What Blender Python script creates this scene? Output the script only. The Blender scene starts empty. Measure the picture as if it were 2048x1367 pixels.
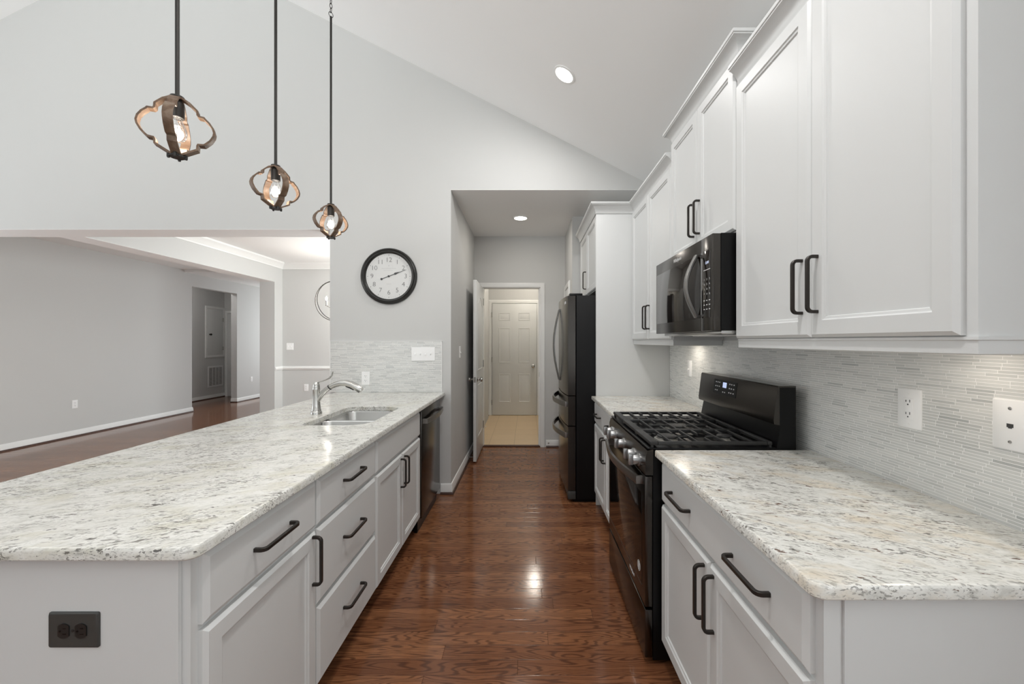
import bpy, bmesh, math, random
from mathutils import Vector, Matrix
random.seed(7)
PI = math.pi
SC = bpy.context.scene
COL = SC.collection

# ------------------------------------------------------------------ camera, light, exposure
FPX, EYE = 815.0, 1.36                      # focal length in pixels of the 2048 px wide frame, eye height
cam = bpy.data.cameras.new('camera')
cam.sensor_width = 36.0
cam.lens = FPX / 2048 * 36.0
cam.shift_x = -30.0 / 2048
cam.shift_y = -1.5 / 2048
cam.clip_start = 0.05
camo = bpy.data.objects.new('camera', cam)
COL.objects.link(camo)
camo.location = (0, 0, EYE)
camo.rotation_euler = (PI / 2, 0, 0)
SC.camera = camo
SC.view_settings.view_transform = 'Standard'
SC.view_settings.look = 'None'
SC.view_settings.gamma = 1.0
SC.view_settings.exposure = 0.47
SC.view_settings.use_curve_mapping = False

world = bpy.data.worlds.new('world')
SC.world = world
world.use_nodes = True
wb = world.node_tree.nodes['Background']
wb.inputs[0].default_value = (0.92, 0.96, 1.0, 1)
wb.inputs[1].default_value = 0.8


def area(name, loc, rot, sx, sy, power, color=(1, 1, 1), spread=PI, shape='RECTANGLE'):
    l = bpy.data.lights.new(name, 'AREA')
    l.shape = shape
    l.size = sx
    if shape in ('RECTANGLE', 'ELLIPSE'):
        l.size_y = sy
    l.energy = power
    l.color = color
    l.spread = spread
    o = bpy.data.objects.new(name, l)
    COL.objects.link(o)
    o.location = loc
    o.rotation_euler = rot
    return o


def point(name, loc, power, color, radius=0.02):
    l = bpy.data.lights.new(name, 'POINT')
    l.energy = power
    l.color = color
    l.shadow_soft_size = radius
    o = bpy.data.objects.new(name, l)
    COL.objects.link(o)
    o.location = loc
    return o


DAY = (0.93, 0.985, 1.0)
WARM = (1.0, 0.90, 0.78)
CAN = (1.0, 0.985, 0.97)
area('daylight_rear_patio_door', (-2.55, -3.72, 1.25), (PI / 2, 0, 0), 3.4, 2.3, 0.6, DAY)
area('daylight_rear_kitchen_window', (0.25, -3.72, 1.6), (PI / 2, 0, 0), 1.5, 1.5, 0.8, DAY)
area('fill_right_rear', (1.17, -0.95, 1.55), (PI / 2, 0, PI / 2), 2.1, 1.5, 11, DAY)  # added fill at the unseen right wall, lifts the peninsula fronts
area('fill_left', (-6.40, 2.2, 1.6), (PI / 2, 0, -PI / 2), 3.6, 2.2, 3, DAY)  # added soft fill at the unseen left wall, placed to spare the end panels
area('fill_dining', (-0.86, 5.6, 1.5), (PI / 2, 0, PI / 2), 1.6, 1.6, 54, DAY)  # added fill panel on a hidden wall, brightens dining and living walls
area('fill_foyer', (-5.5, 10.9, 1.5), (-PI / 2, 0, 0), 1.4, 2.0, 22, DAY)  # added fill at the foyer's hidden end, lifts the living room wall
# added fill lamps up at the ceiling, out of frame, to lift the cabinets
for cx_, cy_, pw_ in ((0.0, 0.9, 14), (0.1, -0.9, 1.5)):
    area('fill_ceiling', (cx_, cy_, 2.71 + 0.5087 * (1.193 - cx_) - 0.03), (0, 0, 0), 0.13, 0.13, pw_, CAN, shape='DISK')
# added upward fills that brighten the vaulted ceiling and the upper clock wall
area('fill_up_rear', (-2.55, -3.70, 1.9), (PI / 2 + 0.8, 0, 0), 3.4, 0.9, 84, DAY, 1.9)
area('fill_up_left', (-6.38, 1.6, 1.5), (PI / 2 + 0.75, 0, -PI / 2), 3.6, 1.2, 24, DAY, 1.9)
point('fill_passage', (-6.85, 8.3, 2.62), 7, CAN, 0.08)  # added unseen fill, brightens the passage interior

# ------------------------------------------------------------------ colour and material helpers


def lin(c):
    def f(v):
        v = v / 255.0
        return v / 12.92 if v <= 0.04045 else ((v + 0.055) / 1.055) ** 2.4
    return tuple(f(v) for v in c) + (1.0,)


def mat(name, rgb, rough=0.5, metal=0.0, spec=0.5, coat=0.0, coat_rough=0.05):
    m = bpy.data.materials.new(name)
    m.use_nodes = True
    b = m.node_tree.nodes['Principled BSDF']
    b.inputs['Base Color'].default_value = lin(rgb)
    b.inputs['Roughness'].default_value = rough
    b.inputs['Metallic'].default_value = metal
    b.inputs['Specular IOR Level'].default_value = spec
    b.inputs['Coat Weight'].default_value = coat
    b.inputs['Coat Roughness'].default_value = coat_rough
    return m


class NT:
    """small wrapper for writing node trees"""
    def __init__(self, m):
        self.m = m
        self.t = m.node_tree
        self.b = self.t.nodes['Principled BSDF']

    def n(self, typ, props=None, ins=None, out=0):
        nd = self.t.nodes.new(typ)
        for k, v in (props or {}).items():
            setattr(nd, k, v)
        for k, v in (ins or {}).items():
            s = nd.inputs[k]
            if isinstance(v, bpy.types.NodeSocket):
                self.t.links.new(v, s)
            else:
                s.default_value = v
        return nd.outputs[out]

    def math(self, op, a, b=0.0, c=0.0):
        return self.n('ShaderNodeMath', {'operation': op}, {0: a, 1: b, 2: c})

    def coord(self):
        return self.n('ShaderNodeTexCoord', out=3)

    def sep(self, v):
        nd = self.t.nodes.new('ShaderNodeSeparateXYZ')
        self.t.links.new(v, nd.inputs[0])
        return nd.outputs

    def comb(self, x, y, z):
        return self.n('ShaderNodeCombineXYZ', None, {0: x, 1: y, 2: z})

    def ramp(self, fac, stops, interp='LINEAR'):
        nd = self.t.nodes.new('ShaderNodeValToRGB')
        nd.color_ramp.interpolation = interp
        el = nd.color_ramp.elements
        while len(el) < len(stops):
            el.new(0.5)
        for e, (p, c) in zip(el, stops):
            e.position = p
            e.color = c if len(c) == 4 else tuple(c) + (1,)
        self.t.links.new(fac, nd.inputs[0])
        return nd.outputs[0]

    def mix(self, fac, a, b, blend='MIX'):
        nd = self.t.nodes.new('ShaderNodeMix')
        nd.data_type = 'RGBA'
        nd.blend_type = blend
        for idx, v in ((0, fac), (6, a), (7, b)):
            if isinstance(v, bpy.types.NodeSocket):
                self.t.links.new(v, nd.inputs[idx])
            else:
                nd.inputs[idx].default_value = v
        return nd.outputs[2]

    def noise(self, vec, scale, detail=3, rough=0.55, dist=0.0):
        return self.n('ShaderNodeTexNoise', None, {'Vector': vec, 'Scale': scale, 'Detail': detail, 'Roughness': rough, 'Distortion': dist})

    def bump(self, h, strength, dist=0.001):
        o = self.n('ShaderNodeBump', None, {'Height': h, 'Strength': strength, 'Distance': dist})
        self.t.links.new(o, self.b.inputs['Normal'])

    def set(self, name, s):
        self.t.links.new(s, self.b.inputs[name])


def paint(name, rgb, rough, scale=260, amt=0.06):
    m = mat(name, rgb, rough)
    t = NT(m)
    t.bump(t.noise(t.coord(), scale, 2), amt, 0.0006)
    return m


M = {}
M['wall'] = paint('warm_grey_wall_paint', (206, 206, 204), 0.75)
M['ceiling'] = paint('white_ceiling_paint', (246, 246, 245), 0.85)
M['trim'] = paint('white_trim_paint', (238, 238, 236), 0.35, 90, 0.02)
M['door'] = paint('white_door_paint', (222, 223, 221), 0.4, 90, 0.02)
M['cab'] = paint('pale_grey_cabinet_paint', (214, 215, 214), 0.42, 120, 0.02)
M['toe'] = mat('toe_board_painted_shade', (70, 60, 55), 0.6)  # cabinet paint darkened: shade of the recess put into the colour
M['shoe'] = mat('stained_shoe_molding', (70, 46, 36), 0.4)
M['plate'] = mat('white_plastic', (250, 250, 249), 0.3)
M['slot'] = mat('dark_slot', (60, 60, 60), 0.5)
M['blackplate'] = mat('black_plastic_plate', (62, 62, 60), 0.45)
M['blackmat'] = mat('black_socket_plastic', (30, 30, 30), 0.35)
M['bronze'] = mat('oil_rubbed_bronze', (62, 58, 55), 0.36, 0.75)
M['steel'] = mat('brushed_steel', (200, 200, 198), 0.27, 1.0)
M['nickel'] = mat('brushed_nickel', (205, 204, 200), 0.25, 1.0)
M['chrome'] = mat('polished_knob_metal', (190, 188, 184), 0.14, 1.0)
M['black'] = mat('black_enamel', (12, 12, 13), 0.3, 0.0, 0.25)
M['fridgeside'] = mat('black_textured_steel', (13, 13, 14), 0.45, 0.0, 0.22)
M['iron'] = mat('cast_iron', (44, 44, 44), 0.5, 0.2)
M['burner'] = mat('burner_alloy', (150, 148, 142), 0.4, 0.7)
M['glassdark'] = mat('dark_oven_glass', (22, 17, 14), 0.06, 0.0, 0.6)
M['knob'] = mat('silver_range_knob', (165, 165, 165), 0.3, 0.9)
M['white_mark'] = mat('white_printed_marks', (215, 215, 215), 0.5)
M['clockface'] = mat('clock_face_paper', (218, 218, 216), 0.5)
M['clockink'] = mat('clock_face_ink', (112, 112, 112), 0.6)
M['clockfaint'] = mat('clock_face_pale_ink', (190, 190, 190), 0.6)
M['clockhand'] = mat('clock_hand_metal', (60, 60, 60), 0.5)
M['clockframe'] = mat('bronze_clock_frame', (44, 43, 41), 0.3, 0.35)
M['grille'] = mat('white_metal_grille', (235, 235, 235), 0.45)
M['darkmetal'] = mat('dark_iron_lamp_metal', (54, 52, 50), 0.45, 0.6)
M['threshold'] = mat('walnut_threshold', (84, 54, 40), 0.4)


def emis(name, rgb, strength):
    m = bpy.data.materials.new(name)
    m.use_nodes = True
    b = m.node_tree.nodes['Principled BSDF']
    b.inputs['Base Color'].default_value = (0.8, 0.8, 0.8, 1)
    b.inputs['Emission Color'].default_value = lin(rgb)
    b.inputs['Emission Strength'].default_value = strength
    return m


M['lens'] = emis('lit_downlight_lens', (255, 250, 240), 6.0)
M['filament'] = emis('glowing_filament', (255, 224, 178), 14.0)
M['candlebulb'] = emis('lit_candle_bulb', (255, 248, 235), 9.0)
M['display'] = emis('blue_lit_clock_display', (150, 175, 230), 0.55)


def bulb_glass():
    m = bpy.data.materials.new('clear_bulb_glass')
    m.use_nodes = True
    nt = m.node_tree
    nt.nodes.remove(nt.nodes['Principled BSDF'])
    tr = nt.nodes.new('ShaderNodeBsdfTransparent')
    gl = nt.nodes.new('ShaderNodeBsdfGlossy')
    gl.inputs['Roughness'].default_value = 0.03
    fr = nt.nodes.new('ShaderNodeLayerWeight')
    fr.inputs['Blend'].default_value = 0.35
    mx = nt.nodes.new('ShaderNodeMixShader')
    nt.links.new(fr.outputs['Facing'], mx.inputs[0])
    nt.links.new(tr.outputs[0], mx.inputs[1])
    nt.links.new(gl.outputs[0], mx.inputs[2])
    nt.links.new(mx.outputs[0], nt.nodes['Material Output'].inputs[0])
    return m


M['bulb'] = bulb_glass()


def black_stainless():
    m = mat('black_stainless_steel', (80, 77, 74), 0.24, 1.0)
    t = NT(m)
    x, y, z = t.sep(t.coord())
    v = t.comb(t.math('MULTIPLY', x, 6), t.math('MULTIPLY', y, 6), t.math('MULTIPLY', z, 900))
    n = t.noise(v, 1.0, 2)
    t.set('Roughness', t.math('MULTIPLY_ADD', n, 0.10, 0.17))
    return m


M['bss'] = black_stainless()
M['bss3'] = mat('dark_stainless_handle', (112, 110, 107), 0.24, 1.0)
M['bss2'] = mat('satin_black_stainless_handle', (150, 148, 145), 0.28, 1.0)


def granite(name, rot, warm, seed):
    m = mat(name, (220, 218, 212), 0.12, 0.0, 0.5)
    t = NT(m)
    c = t.n('ShaderNodeMapping', None, {'Vector': t.coord(), 'Rotation': (0, 0, rot), 'Location': (seed, seed * 1.7, seed * 0.3)})
    x, y, z = t.sep(c)
    wob = t.noise(c, 9, 3)
    yw = t.math('MULTIPLY_ADD', wob, 0.05, y)
    def st(ax, ay):
        return t.comb(t.math('MULTIPLY', x, ax), t.math('MULTIPLY', yw, ay), t.math('MULTIPLY', z, ay))
    flow = t.noise(st(14, 40), 1.0, 5, 0.6, 0.5)
    base = t.ramp(flow, [(0.30, lin((203, 202, 196))), (0.45, lin((222, 221, 215))), (0.60, lin((231, 230, 225))), (0.76, lin((216, 214, 206)))])
    tanm = t.ramp(t.noise(st(6, 12), 1.0, 5, 0.62), [(0.50, (0, 0, 0)), (0.70, (1, 1, 1))])
    base = t.mix(t.math('MULTIPLY', tanm, 0.55 if warm else 0.5), base, lin((212, 192, 160) if warm else (196, 190, 164)))
    clus = t.ramp(t.noise(st(8, 15), 1.0, 4, 0.62), [(0.40, (0, 0, 0)), (0.60, (1, 1, 1))])
    f0 = t.ramp(t.noise(st(22, 80), 1.0, 4, 0.65), [(0.55, (0, 0, 0)), (0.66, (1, 1, 1))])
    base = t.mix(t.math('MULTIPLY', f0, t.math('MULTIPLY_ADD', clus, 0.5, 0.14)), base, lin((152, 149, 141)))
    f1 = t.ramp(t.noise(st(44, 165), 1.0, 2, 0.55), [(0.585, (0, 0, 0)), (0.62, (1, 1, 1))])
    f2 = t.ramp(t.noise(st(82, 250), 1.0, 2, 0.5), [(0.595, (0, 0, 0)), (0.635, (1, 1, 1))])
    base = t.mix(t.math('MULTIPLY', f1, t.math('MULTIPLY_ADD', clus, 0.72, 0.16)), base, lin((104, 100, 93)))
    base = t.mix(t.math('MULTIPLY', f2, t.math('MULTIPLY_ADD', clus, 0.65, 0.12)), base, lin((82, 78, 74)))
    dk = t.ramp(t.noise(st(24, 70), 1.0, 3, 0.62), [(0.655, (0, 0, 0)), (0.68, (1, 1, 1))])
    base = t.mix(t.math('MULTIPLY', dk, 0.9), base, lin((96, 66, 46) if warm else (72, 68, 64)))
    t.set('Base Color', base)
    t.set('Roughness', t.math('MULTIPLY_ADD', flow, 0.08, 0.12))
    return m


M['granite_l'] = granite('white_speckled_granite', -0.42, False, 3.1)
M['granite_r'] = granite('cream_speckled_granite', 0.46, True, 8.4)


def wood_floor():
    m = mat('stained_red_oak_floor', (95, 58, 40), 0.2, 0.0, 0.38)
    t = NT(m)
    x, y, z = t.sep(t.coord())
    W = 0.083
    yr = t.math('DIVIDE', y, W)
    row = t.math('FLOOR', yr)
    fy = t.math('FRACT', yr)
    r1 = t.n('ShaderNodeTexWhiteNoise', {'noise_dimensions': '1D'}, {'W': row})
    u = t.math('ADD', t.math('DIVIDE', x, 1.15), t.math('MULTIPLY', r1, 13.7))
    idx = t.math('FLOOR', u)
    fx = t.math('FRACT', u)
    wn = t.n('ShaderNodeTexWhiteNoise', {'noise_dimensions': '2D'}, {'Vector': t.comb(row, idx, 0)}, out=1)
    rx, ry, rz = t.sep(wn)
    # cathedral grain: contour lines of a stretched field, offset per board
    g = t.comb(t.math('ADD', t.math('MULTIPLY', x, 1.7), t.math('MULTIPLY', rx, 40)), t.math('ADD', t.math('MULTIPLY', y, 13), t.math('MULTIPLY', ry, 40)), 0.0)
    fld = t.noise(g, 1.0, 2, 0.45, 0.2)
    rings = t.math('SINE', t.math('MULTIPLY', fld, 120.0))
    rings = t.ramp(t.math('MULTIPLY_ADD', rings, 0.5, 0.5), [(0.05, (1, 1, 1)), (0.5, (0, 0, 0))])
    pores = t.noise(t.comb(t.math('MULTIPLY', x, 26), t.math('MULTIPLY', y, 620), row), 1.0, 3, 0.6)
    porem = t.ramp(pores, [(0.52, (0, 0, 0)), (0.70, (1, 1, 1))])
    tone = t.ramp(rz, [(0.0, lin((128, 82, 54))), (0.35, lin((148, 98, 65))), (0.7, lin((162, 110, 74))), (1.0, lin((138, 90, 61)))])
    soft = t.noise(t.comb(t.math('MULTIPLY', x, 3), t.math('MULTIPLY', y, 30), rx), 1.0, 3)
    tone = t.mix(t.math('MULTIPLY', soft, 0.5), tone, lin((92, 55, 39)))
    tone = t.mix(t.math('MULTIPLY', rings, 0.6), tone, lin((58, 33, 24)))
    tone = t.mix(t.math('MULTIPLY', porem, 0.45), tone, lin((54, 31, 23)))
    ey = t.math('MINIMUM', fy, t.math('SUBTRACT', 1.0, fy))
    ex = t.math('MULTIPLY', t.math('MINIMUM', fx, t.math('SUBTRACT', 1.0, fx)), 1.15 / W)
    edge = t.math('MINIMUM', ey, ex)
    groove = t.ramp(edge, [(0.0, (0, 0, 0)), (0.022, (1, 1, 1))])
    tone = t.mix(t.math('MULTIPLY', t.math('SUBTRACT', 1.0, groove), 0.7), tone, lin((38, 22, 17)))
    t.set('Base Color', tone)
    t.set('Roughness', t.math('MULTIPLY_ADD', pores, 0.08, 0.08))
    t.bump(t.math('ADD', groove, t.math('MULTIPLY', pores, 0.12)), 0.22, 0.0012)
    return m


M['wood'] = wood_floor()


def laundry_tile():
    m = mat('beige_floor_tile', (205, 178, 140), 0.35)
    t = NT(m)
    c = t.coord()
    x, y, z = t.sep(c)
    br = t.t.nodes.new('ShaderNodeTexBrick')
    br.offset = 0.0
    t.t.links.new(t.comb(t.math('ADD', x, 0.17), t.math('ADD', y, 0.02), 0.0), br.inputs['Vector'])
    br.inputs['Scale'].default_value = 1.0
    br.inputs['Brick Width'].default_value = 0.33
    br.inputs['Row Height'].default_value = 0.33
    br.inputs['Mortar Size'].default_value = 0.003
    br.inputs['Color1'].default_value = lin((228, 202, 164))
    br.inputs['Color2'].default_value = lin((222, 196, 158))
    br.inputs['Mortar'].default_value = lin((186, 160, 124))
    n = t.noise(c, 9, 4)
    t.set('Base Color', t.mix(t.math('MULTIPLY', n, 0.35), br.outputs[0], lin((206, 176, 136))))
    return m


M['tile'] = laundry_tile()


def mosaic(name, axis):
    m = mat(name, (190, 190, 186), 0.1, 0.0, 0.5)
    t = NT(m)
    xyz = t.sep(t.coord())
    uo = xyz[0] if axis == 'x' else xyz[1]
    P, L = 0.0087, 0.075
    zr = t.math('DIVIDE', xyz[2], P)
    row = t.math('FLOOR', zr)
    fz = t.math('FRACT', zr)
    r1 = t.n('ShaderNodeTexWhiteNoise', {'noise_dimensions': '1D'}, {'W': row})
    w = t.math('ADD', t.math('DIVIDE', uo, L), t.math('MULTIPLY', r1, 91.3))
    de = t.n('ShaderNodeTexVoronoi', {'voronoi_dimensions': '1D', 'feature': 'DISTANCE_TO_EDGE'}, {'W': w, 'Scale': 1.0, 'Randomness': 0.85})
    col = t.n('ShaderNodeTexVoronoi', {'voronoi_dimensions': '1D', 'feature': 'F1'}, {'W': w, 'Scale': 1.0, 'Randomness': 0.85}, out=1)
    rc = t.sep(col)[0]
    ez = t.math('MULTIPLY', t.math('MINIMUM', fz, t.math('SUBTRACT', 1.0, fz)), P)
    ex = t.math('MULTIPLY', de, L)
    e = t.math('MINIMUM', ez, ex)
    msk = t.ramp(t.math('MULTIPLY', e, 400.0), [(0.26, (0, 0, 0)), (0.36, (1, 1, 1))])
    tilec = t.ramp(rc, [(0.0, lin((202, 203, 200))), (0.4, lin((216, 217, 214))), (0.75, lin((224, 224, 220))), (0.97, lin((186, 188, 186)))])
    t.set('Base Color', t.mix(msk, lin((250, 249, 247)), tilec))
    t.set('Roughness', t.math('MULTIPLY_ADD', msk, -0.48, 0.6))
    t.bump(t.math('ADD', msk, t.math('MULTIPLY', rc, 0.25)), 0.35, 0.0012)
    return m


M['mosaic_y'] = mosaic('grey_glass_mosaic_side', 'y')
M['mosaic_x'] = mosaic('grey_glass_mosaic_back', 'x')


def weathered_wood():
    m = mat('weathered_lamp_wood', (120, 92, 68), 0.55)
    t = NT(m)
    x, y, z = t.sep(t.coord())
    n = t.noise(t.comb(t.math('MULTIPLY', x, 30), t.math('MULTIPLY', y, 30), t.math('MULTIPLY', z, 30)), 1.0, 4, 0.65, 0.5)
    t.set('Base Color', t.ramp(n, [(0.25, lin((58, 48, 41))), (0.48, lin((98, 75, 56))), (0.66, lin((118, 100, 84))), (0.85, lin((150, 140, 128)))]))
    return m


M['lampwood'] = weathered_wood()

# ------------------------------------------------------------------ mesh helpers


class Frame:
    """maps (u, v, n) to the world"""
    def __init__(s, o, U, V, N):
        s.o, s.U, s.V, s.N = Vector(o), Vector(U), Vector(V), Vector(N)

    def __call__(s, u, v, n=0.0):
        return s.o + s.U * u + s.V * v + s.N * n


XY = Frame((0, 0, 0), (1, 0, 0), (0, 1, 0), (0, 0, 1))
FR = lambda x: Frame((x, 0, 0), (0, 1, 0), (0, 0, 1), (-1, 0, 0))     # faces -x: right hand cabinets
FL = lambda x: Frame((x, 0, 0), (0, 1, 0), (0, 0, 1), (1, 0, 0))      # faces +x
FB = lambda y: Frame((0, y, 0), (1, 0, 0), (0, 0, 1), (0, -1, 0))     # faces the camera


class MB:
    def __init__(s):
        s.bm = bmesh.new()

    def face(s, pts):
        try:
            return s.bm.faces.new([s.bm.verts.new(p) for p in pts])
        except ValueError:
            return None

    def box(s, x0, x1, y0, y1, z0, z1, bevel=0.0, seg=2):
        x0, x1 = sorted((x0, x1)); y0, y1 = sorted((y0, y1)); z0, z1 = sorted((z0, z1))
        t = bmesh.new()
        bmesh.ops.create_cube(t, size=1.0)
        for v in t.verts:
            v.co = Vector(((x0 + x1) / 2 + v.co.x * (x1 - x0), (y0 + y1) / 2 + v.co.y * (y1 - y0), (z0 + z1) / 2 + v.co.z * (z1 - z0)))
        if bevel > 0:
            bmesh.ops.bevel(t, geom=t.edges[:], offset=bevel, segments=seg, affect='EDGES', profile=0.5)
        s.merge(t)
        return s

    def fbox(s, F, u0, u1, v0, v1, n0, n1, bevel=0.0):
        a, b = F(u0, v0, n0), F(u1, v1, n1)
        return s.box(a.x, b.x, a.y, b.y, a.z, b.z, bevel)

    def merge(s, t, mtx=None):
        vm = {}
        for v in t.verts:
            vm[v] = s.bm.verts.new(mtx @ v.co if mtx else v.co)
        for f in t.faces:
            try:
                s.bm.faces.new([vm[v] for v in f.verts])
            except ValueError:
                pass
        t.free()

    def loops(s, rings, close=True, cap0=True, cap1=True):
        """rings: list of lists of points with the same count"""
        vr = [[s.bm.verts.new(p) for p in r] for r in rings]
        n = len(vr[0])
        for a, b in zip(vr, vr[1:]):
            for i in range(n if close else n - 1):
                j = (i + 1) % n
                s.bm.faces.new((a[i], a[j], b[j], b[i]))
        if cap0:
            s.bm.faces.new(vr[0][::-1])
        if cap1:
            s.bm.faces.new(vr[-1])
        return vr

    def nested(s, F, u0, u1, v0, v1, rings):
        """rectangular panel built of nested rectangles: (inset, height)"""
        s.loops([[F(u0 + i, v0 + i, h), F(u1 - i, v0 + i, h), F(u1 - i, v1 - i, h), F(u0 + i, v1 - i, h)] for i, h in rings])
        return s

    def lathe(s, prof, o=(0, 0, 0), axis=(0, 0, 1), seg=24, cap=True):
        """prof: (radius, height along axis)"""
        ax = Vector(axis).normalized()
        a = ax.orthogonal().normalized()
        b = ax.cross(a)
        o = Vector(o)
        rings = [[o + ax * h + (a * math.cos(2 * PI * k / seg) + b * math.sin(2 * PI * k / seg)) * max(r, 1e-5) for k in range(seg)] for r, h in prof]
        s.loops(rings, True, cap, cap)
        return s

    def tube(s, path, rad, seg=12, flat=None, closed=False, up=None):
        """round (or flat = (a, b) elliptical factors) tube along a 3D path; rad is a number or one per point"""
        P = [Vector(p) for p in path]
        n = len(P)
        R = rad if isinstance(rad, (list, tuple)) else [rad] * n
        T = []
        for i in range(n):
            if closed:
                d = P[(i + 1) % n] - P[i - 1]
            else:
                d = P[min(i + 1, n - 1)] - P[max(i - 1, 0)]
            T.append(d.normalized())
        u = Vector(up) if up else T[0].orthogonal()
        rings = []
        fa, fb = flat or (1, 1)
        for i in range(n):
            u = (u - T[i] * u.dot(T[i])).normalized()
            w = T[i].cross(u)
            rings.append([P[i] + (u * math.cos(2 * PI * k / seg) * fa + w * math.sin(2 * PI * k / seg) * fb) * R[i] for k in range(seg)])
        if closed:
            rings.append(rings[0])
            s.loops(rings, True, False, False)
            bmesh.ops.remove_doubles(s.bm, verts=s.bm.verts[:], dist=1e-6)
        else:
            s.loops(rings)
        return s

    def psweep(s, path, prof, F=XY, closed=False, side=1):
        """mitred sweep of a closed profile (offset, normal) along a flat path (u, v)"""
        P = [Vector((p[0], p[1])) for p in path]
        n = len(P)
        rings = []
        for i in range(n):
            if closed:
                a, b = (P[i] - P[i - 1]).normalized(), (P[(i + 1) % n] - P[i]).normalized()
            else:
                a = (P[i] - P[i - 1]).normalized() if i else (P[1] - P[0]).normalized()
                b = (P[i + 1] - P[i]).normalized() if i < n - 1 else a
            na, nb = Vector((-a.y, a.x)) * side, Vector((-b.y, b.x)) * side
            m = (na + nb)
            m = m / max(m.dot(na), 0.2) if m.length > 1e-6 else na
            rings.append([F(P[i].x + m.x * o, P[i].y + m.y * o, w) for o, w in prof])
        if closed:
            rings.append(rings[0])
            s.loops(rings, True, False, False)
            bmesh.ops.remove_doubles(s.bm, verts=s.bm.verts[:], dist=1e-6)
        else:
            s.loops(rings)
        return s

    def prism(s, F, poly, n0, n1):
        s.loops([[F(u, v, n0) for u, v in poly], [F(u, v, n1) for u, v in poly]])
        return s

    def build(s, name, m, parent=None, smooth=38, loc=None, flat_top=False):
        bmesh.ops.recalc_face_normals(s.bm, faces=s.bm.faces[:])
        off = Vector((0, 0, 0))
        if parent is not None:
            p = parent
            while p is not None:
                off += p.location
                p = p.parent
        elif loc is not None:
            off = Vector(loc)
        if off.length > 0:
            for v in s.bm.verts:
                v.co -= off
        me = bpy.data.meshes.new(name)
        s.bm.to_mesh(me)
        s.bm.free()
        me.materials.append(m)
        if smooth:
            me.shade_smooth()
            me.set_sharp_from_angle(angle=math.radians(smooth))
            if flat_top:
                for p in me.polygons:
                    if abs(p.normal.z) > 0.995:
                        p.use_smooth = False
        o = bpy.data.objects.new(name, me)
        COL.objects.link(o)
        if parent is not None:
            o.parent = parent
        elif loc is not None:
            o.location = loc
        return o


def tag(o, label, cat, group=None, kind=None):
    o['label'] = label
    o['category'] = cat
    if group:
        o['group'] = group
    if kind:
        o['kind'] = kind
    return o


def thing(name, label, cat, loc=(0, 0, 0), group=None, kind=None):
    o = bpy.data.objects.new(name, None)
    o.empty_display_size = 0.05
    COL.objects.link(o)
    o.location = loc
    return tag(o, label, cat, group, kind)


def struct(name, mb, m, label, cat, parent=None):
    o = mb.build(name, m, parent, smooth=30)
    return tag(o, label, cat, kind='structure')


def rrect(x0, x1, y0, y1, r, seg=5, inset=0.0):
    """rounded rectangle loop; r is one radius or four (x0y0, x1y0, x1y1, x0y1)"""
    rr = r if isinstance(r, (tuple, list)) else (r,) * 4
    pts = []
    for (cx, cy, a0), q in zip(((x0, y0, PI), (x1, y0, 1.5 * PI), (x1, y1, 0), (x0, y1, PI / 2)), rr):
        q0 = max(q, 0.0005)
        sx, sy = (1 if cx == x0 else -1), (1 if cy == y0 else -1)
        ox, oy = cx + sx * q0, cy + sy * q0
        qi = max(q0 - inset, 0.0002)
        if q0 < inset:
            ox, oy = cx + sx * (inset + 0.0002), cy + sy * (inset + 0.0002)
        for k in range(seg + 1):
            a = a0 + (PI / 2) * k / seg
            pts.append((ox + qi * math.cos(a), oy + qi * math.sin(a)))
    return pts


def arc(cx, cy, r, a0, a1, n):
    return [(cx + r * math.cos(a0 + (a1 - a0) * k / n), cy + r * math.sin(a0 + (a1 - a0) * k / n)) for k in range(n + 1)]


def text_mb(body, size, F, u, v, n, depth=0.0008, mb=None, align='CENTER', offset=0.0, shear=0.0):
    """lettering standing at (u, v) of a frame, returned inside a mesh builder"""
    cu = bpy.data.curves.new('lettering', 'FONT')
    cu.body = body
    cu.size = size
    cu.align_x = align
    cu.align_y = 'CENTER'
    cu.extrude = depth
    cu.offset = offset
    cu.shear = shear
    cu.resolution_u = 3
    o = bpy.data.objects.new('lettering', cu)
    COL.objects.link(o)
    dg = bpy.context.evaluated_depsgraph_get()
    me = bpy.data.meshes.new_from_object(o.evaluated_get(dg))
    bpy.data.objects.remove(o)
    bpy.data.curves.remove(cu)
    mb = mb or MB()
    t = bmesh.new()
    t.from_mesh(me)
    bpy.data.meshes.remove(me)
    for vv in t.verts:
        vv.co = F(u + vv.co.x, v + vv.co.y, n + vv.co.z)
    mb.merge(t)
    return mb


# ------------------------------------------------------------------ the room
XR, XL = 1.193, -6.47            # right kitchen wall, far left living wall
YA, YAB = 3.64, 3.90             # clock wall and its back
CE = 2.71
RX, RZ = -3.25, 4.97             # ridge
SL = (RZ - CE) / (XR - RX)
ZL = RZ - SL * (RX - XL)         # height at the left wall
HX = -0.679                      # left wall of the back hall
YH = 5.25                        # end wall of the back hall
YR = -3.8                        # rear wall, behind the camera
HDR = 2.36                       # underside of the dining room header

struct('floor', MB().box(-7.62, XR + 0.12, YR - 0.12, 11.1, -0.1, 0.0), M['wood'], 'stained red oak plank floor with boards laid across the kitchen', 'floor')
struct('floor_laundry', MB().box(-0.72, 0.72, YH + 0.055, 7.47, 0.0005, 0.008), M['tile'], 'beige square tile floor of the laundry room behind the white open door', 'floor')
struct('trim_threshold', MB().box(-0.60, 0.19, YH - 0.005, YH + 0.06, 0.0, 0.014, 0.004), M['threshold'], 'brown wooden threshold strip between oak boards and beige tile', 'threshold')

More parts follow.
